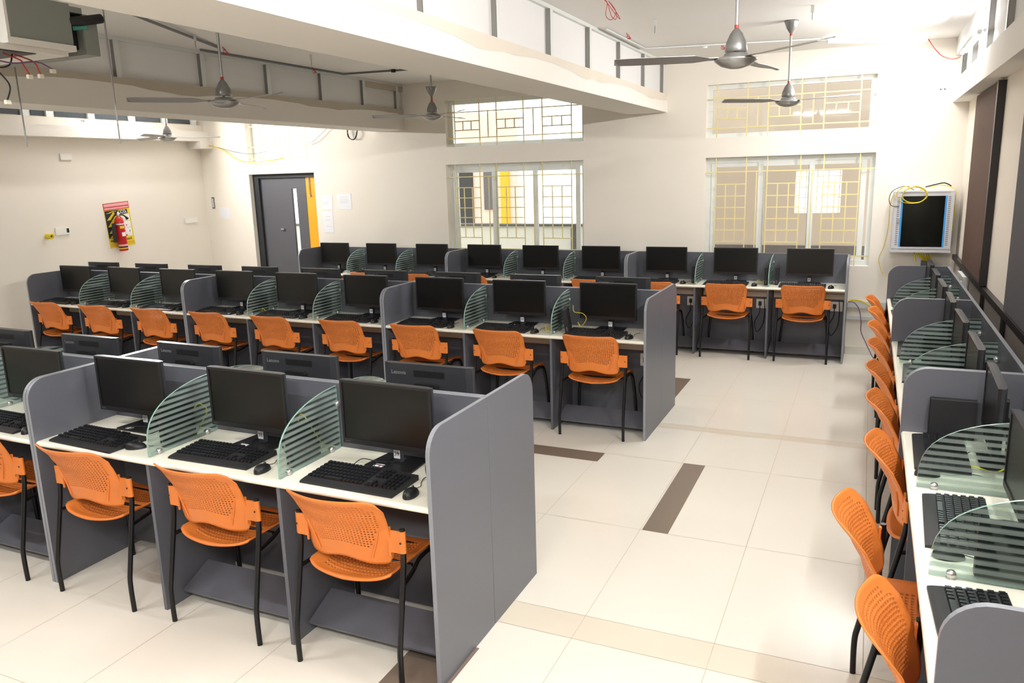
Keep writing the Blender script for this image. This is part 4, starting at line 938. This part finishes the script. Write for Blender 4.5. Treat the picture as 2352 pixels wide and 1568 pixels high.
b = MB(); b.lathe([(0, -0.03), (0.03, -0.03), (0.03, 0), (0, 0)], M['socket'], 14, (-1.50, 7.79, CEIL - 0.001)); tag(b.build('junction_box'), 'round white junction box on the ceiling conduit', 'junction box')
b = MB(); b.lathe([(0, -0.03), (0.025, -0.03), (0.025, 0), (0, 0)], M['blackm'], 14, (-4.75, 7.52, CEIL - 0.001)); tag(b.build('junction_box'), 'dark junction box on the ceiling between the beams', 'junction box')
cable([(0.40, 8.50, CEIL - 0.03), (0.45, 8.48, 2.98), (0.52, 8.46, 2.90), (0.6, 8.4, 2.86), (0.652, 8.3, 2.86)], 0.004, M['redwire'], 'thin red wire from the ceiling tube to the side bulkhead', 'wire', 'loose_wire')
b = MB()
for (x, y) in ((0.55, 2.633), (0.585, 2.633)): b.lathe([(0, 0), (0.008, 0), (0.008, 0.003), (0, 0.003)], M['vent'], 8, (x, YWALL - 0.001, y), R=Matrix.Rotation(P2, 3, 'X'))
tag(b.build('wall_plugs'), 'pair of dark fixing holes on the back wall above the rack cabinet', 'wall plug')

# ------------------------------------------------------------------ tube lights
def tube_light(a, c, power, label, nrm, size=0.03, col3=(1, 0.995, 0.985)):
    a = Vector(a); c = Vector(c); mid = (a + c) / 2; d = (c - a); L_ = d.length; d.normalize(); nv = Vector(nrm)
    o = empty('tube_light', mid); tag(o, label, 'light')
    b = MB(); b.tube([a - mid, c - mid], 0.013, M['tube'], 10); b.build('glass_tube', o)
    b = MB(); off = nv * -0.028
    b.tube([a - mid - d * 0.03 + off, c - mid + d * 0.03 + off], 0.012, M['tubeholder'], 4, smooth=False); b.tube([a - mid - d * 0.02, a - mid], 0.016, M['tubeholder'], 8); b.tube([c - mid, c - mid + d * 0.02], 0.016, M['tubeholder'], 8); b.build('batten', o)
    li = bpy.data.lights.new('tube_glow', 'AREA'); li.shape = 'RECTANGLE'; li.size = L_; li.size_y = size; li.energy = power; li.color = col3
    lo = bpy.data.objects.new('tube_glow', li); col.objects.link(lo); lo.parent = o; lo.location = nv * 0.02
    lo.rotation_euler = aim(nv, d)
def aim(nv, d):
    z = -Vector(nv).normalized(); x = Vector(d).normalized(); y = z.cross(x).normalized(); x = y.cross(z)
    return Matrix(((x.x, y.x, z.x), (x.y, y.y, z.y), (x.z, y.z, z.z))).to_euler()
POW = 34
tube_light((-0.42, 7.98, CEIL - 0.045), (0.37, 8.48, CEIL - 0.045), POW * 0.3, 'lit tube light on the ceiling beside the side bulkhead', (0, 0, -1))
tube_light((0.60, 6.35, 2.80), (0.60, 7.45, 2.80), POW * 0.85, 'lit tube light on the side bulkhead above the maroon board', (-1, 0, -0.25))
tube_light((0.60, 2.0, 2.80), (0.60, 3.1, 2.80), POW * 1.3, 'lit tube light on the side bulkhead above the slate board end', (-1, 0, -0.25))
tube_light((0.60, -1.1, 2.80), (0.60, 0.0, 2.80), POW * 1.2, 'lit tube light on the side bulkhead behind the camera', (-1, 0, -0.25))
tube_light((-1.6, -0.6, CEIL - 0.045), (-0.5, -0.6, CEIL - 0.045), POW * 0.9, 'added unseen fill tube on the ceiling behind the camera', (0, 0.3, -1))  # fill lamp added out of view to lift the exposure
tube_light((-4.6, 0.9, CEIL - 0.045), (-3.4, 0.9, CEIL - 0.045), POW * 0.7, 'added unseen fill tube on the ceiling between the beams, out by the front wall', (0, 0.3, -1))  # made-up tube, added to fill the bay between the beams with light
tube_light((-8.63, 6.75, 2.72), (-8.63, 7.75, 2.72), POW * 1.5, 'lit tube light on the side wall ledge behind the far fan', (1, 0, -0.1))
tube_light((-8.63, 1.5, 2.72), (-8.63, 2.6, 2.72), POW * 1.0, 'added unseen fill tube on the side wall ledge near the front row', (1, 0, -0.2))  # second ledge tube, out of view and added for fill light

# ------------------------------------------------------------------ world, camera
w = bpy.data.worlds.new('daylight'); scene.world = w; w.use_nodes = True
bg = w.node_tree.nodes['Background']; bg.inputs['Color'].default_value = (1.0, 0.975, 0.93, 1); bg.inputs['Strength'].default_value = 1.7
cam = bpy.data.cameras.new('camera'); co = bpy.data.objects.new('camera', cam); col.objects.link(co); scene.camera = co
yaw, pitch, roll, f = 0.42903896, -0.21168929, -0.02832663, 1792.542
fw = Vector((-math.sin(yaw) * math.cos(pitch), math.cos(yaw) * math.cos(pitch), math.sin(pitch)))
r = Vector((math.cos(yaw), math.sin(yaw), 0)); u = r.cross(fw)
cr, sr = math.cos(roll), math.sin(roll); r2 = r * cr + u * sr; u2 = -r * sr + u * cr
co.matrix_world = Matrix(((r2.x, u2.x, -fw.x, 0), (r2.y, u2.y, -fw.y, 0), (r2.z, u2.z, -fw.z, 1.9605), (0, 0, 0, 1)))
cam.sensor_width = 36; cam.sensor_fit = 'HORIZONTAL'; cam.lens = 36 * f / 2352; cam.clip_start = 0.02; cam.clip_end = 100
vs = scene.view_settings; vs.view_transform = 'Standard'; vs.look = 'None'; vs.gamma = 1; vs.use_curve_mapping = False
vs.exposure = 0.70
scene.cycles.max_bounces = 8; scene.cycles.transparent_max_bounces = 16
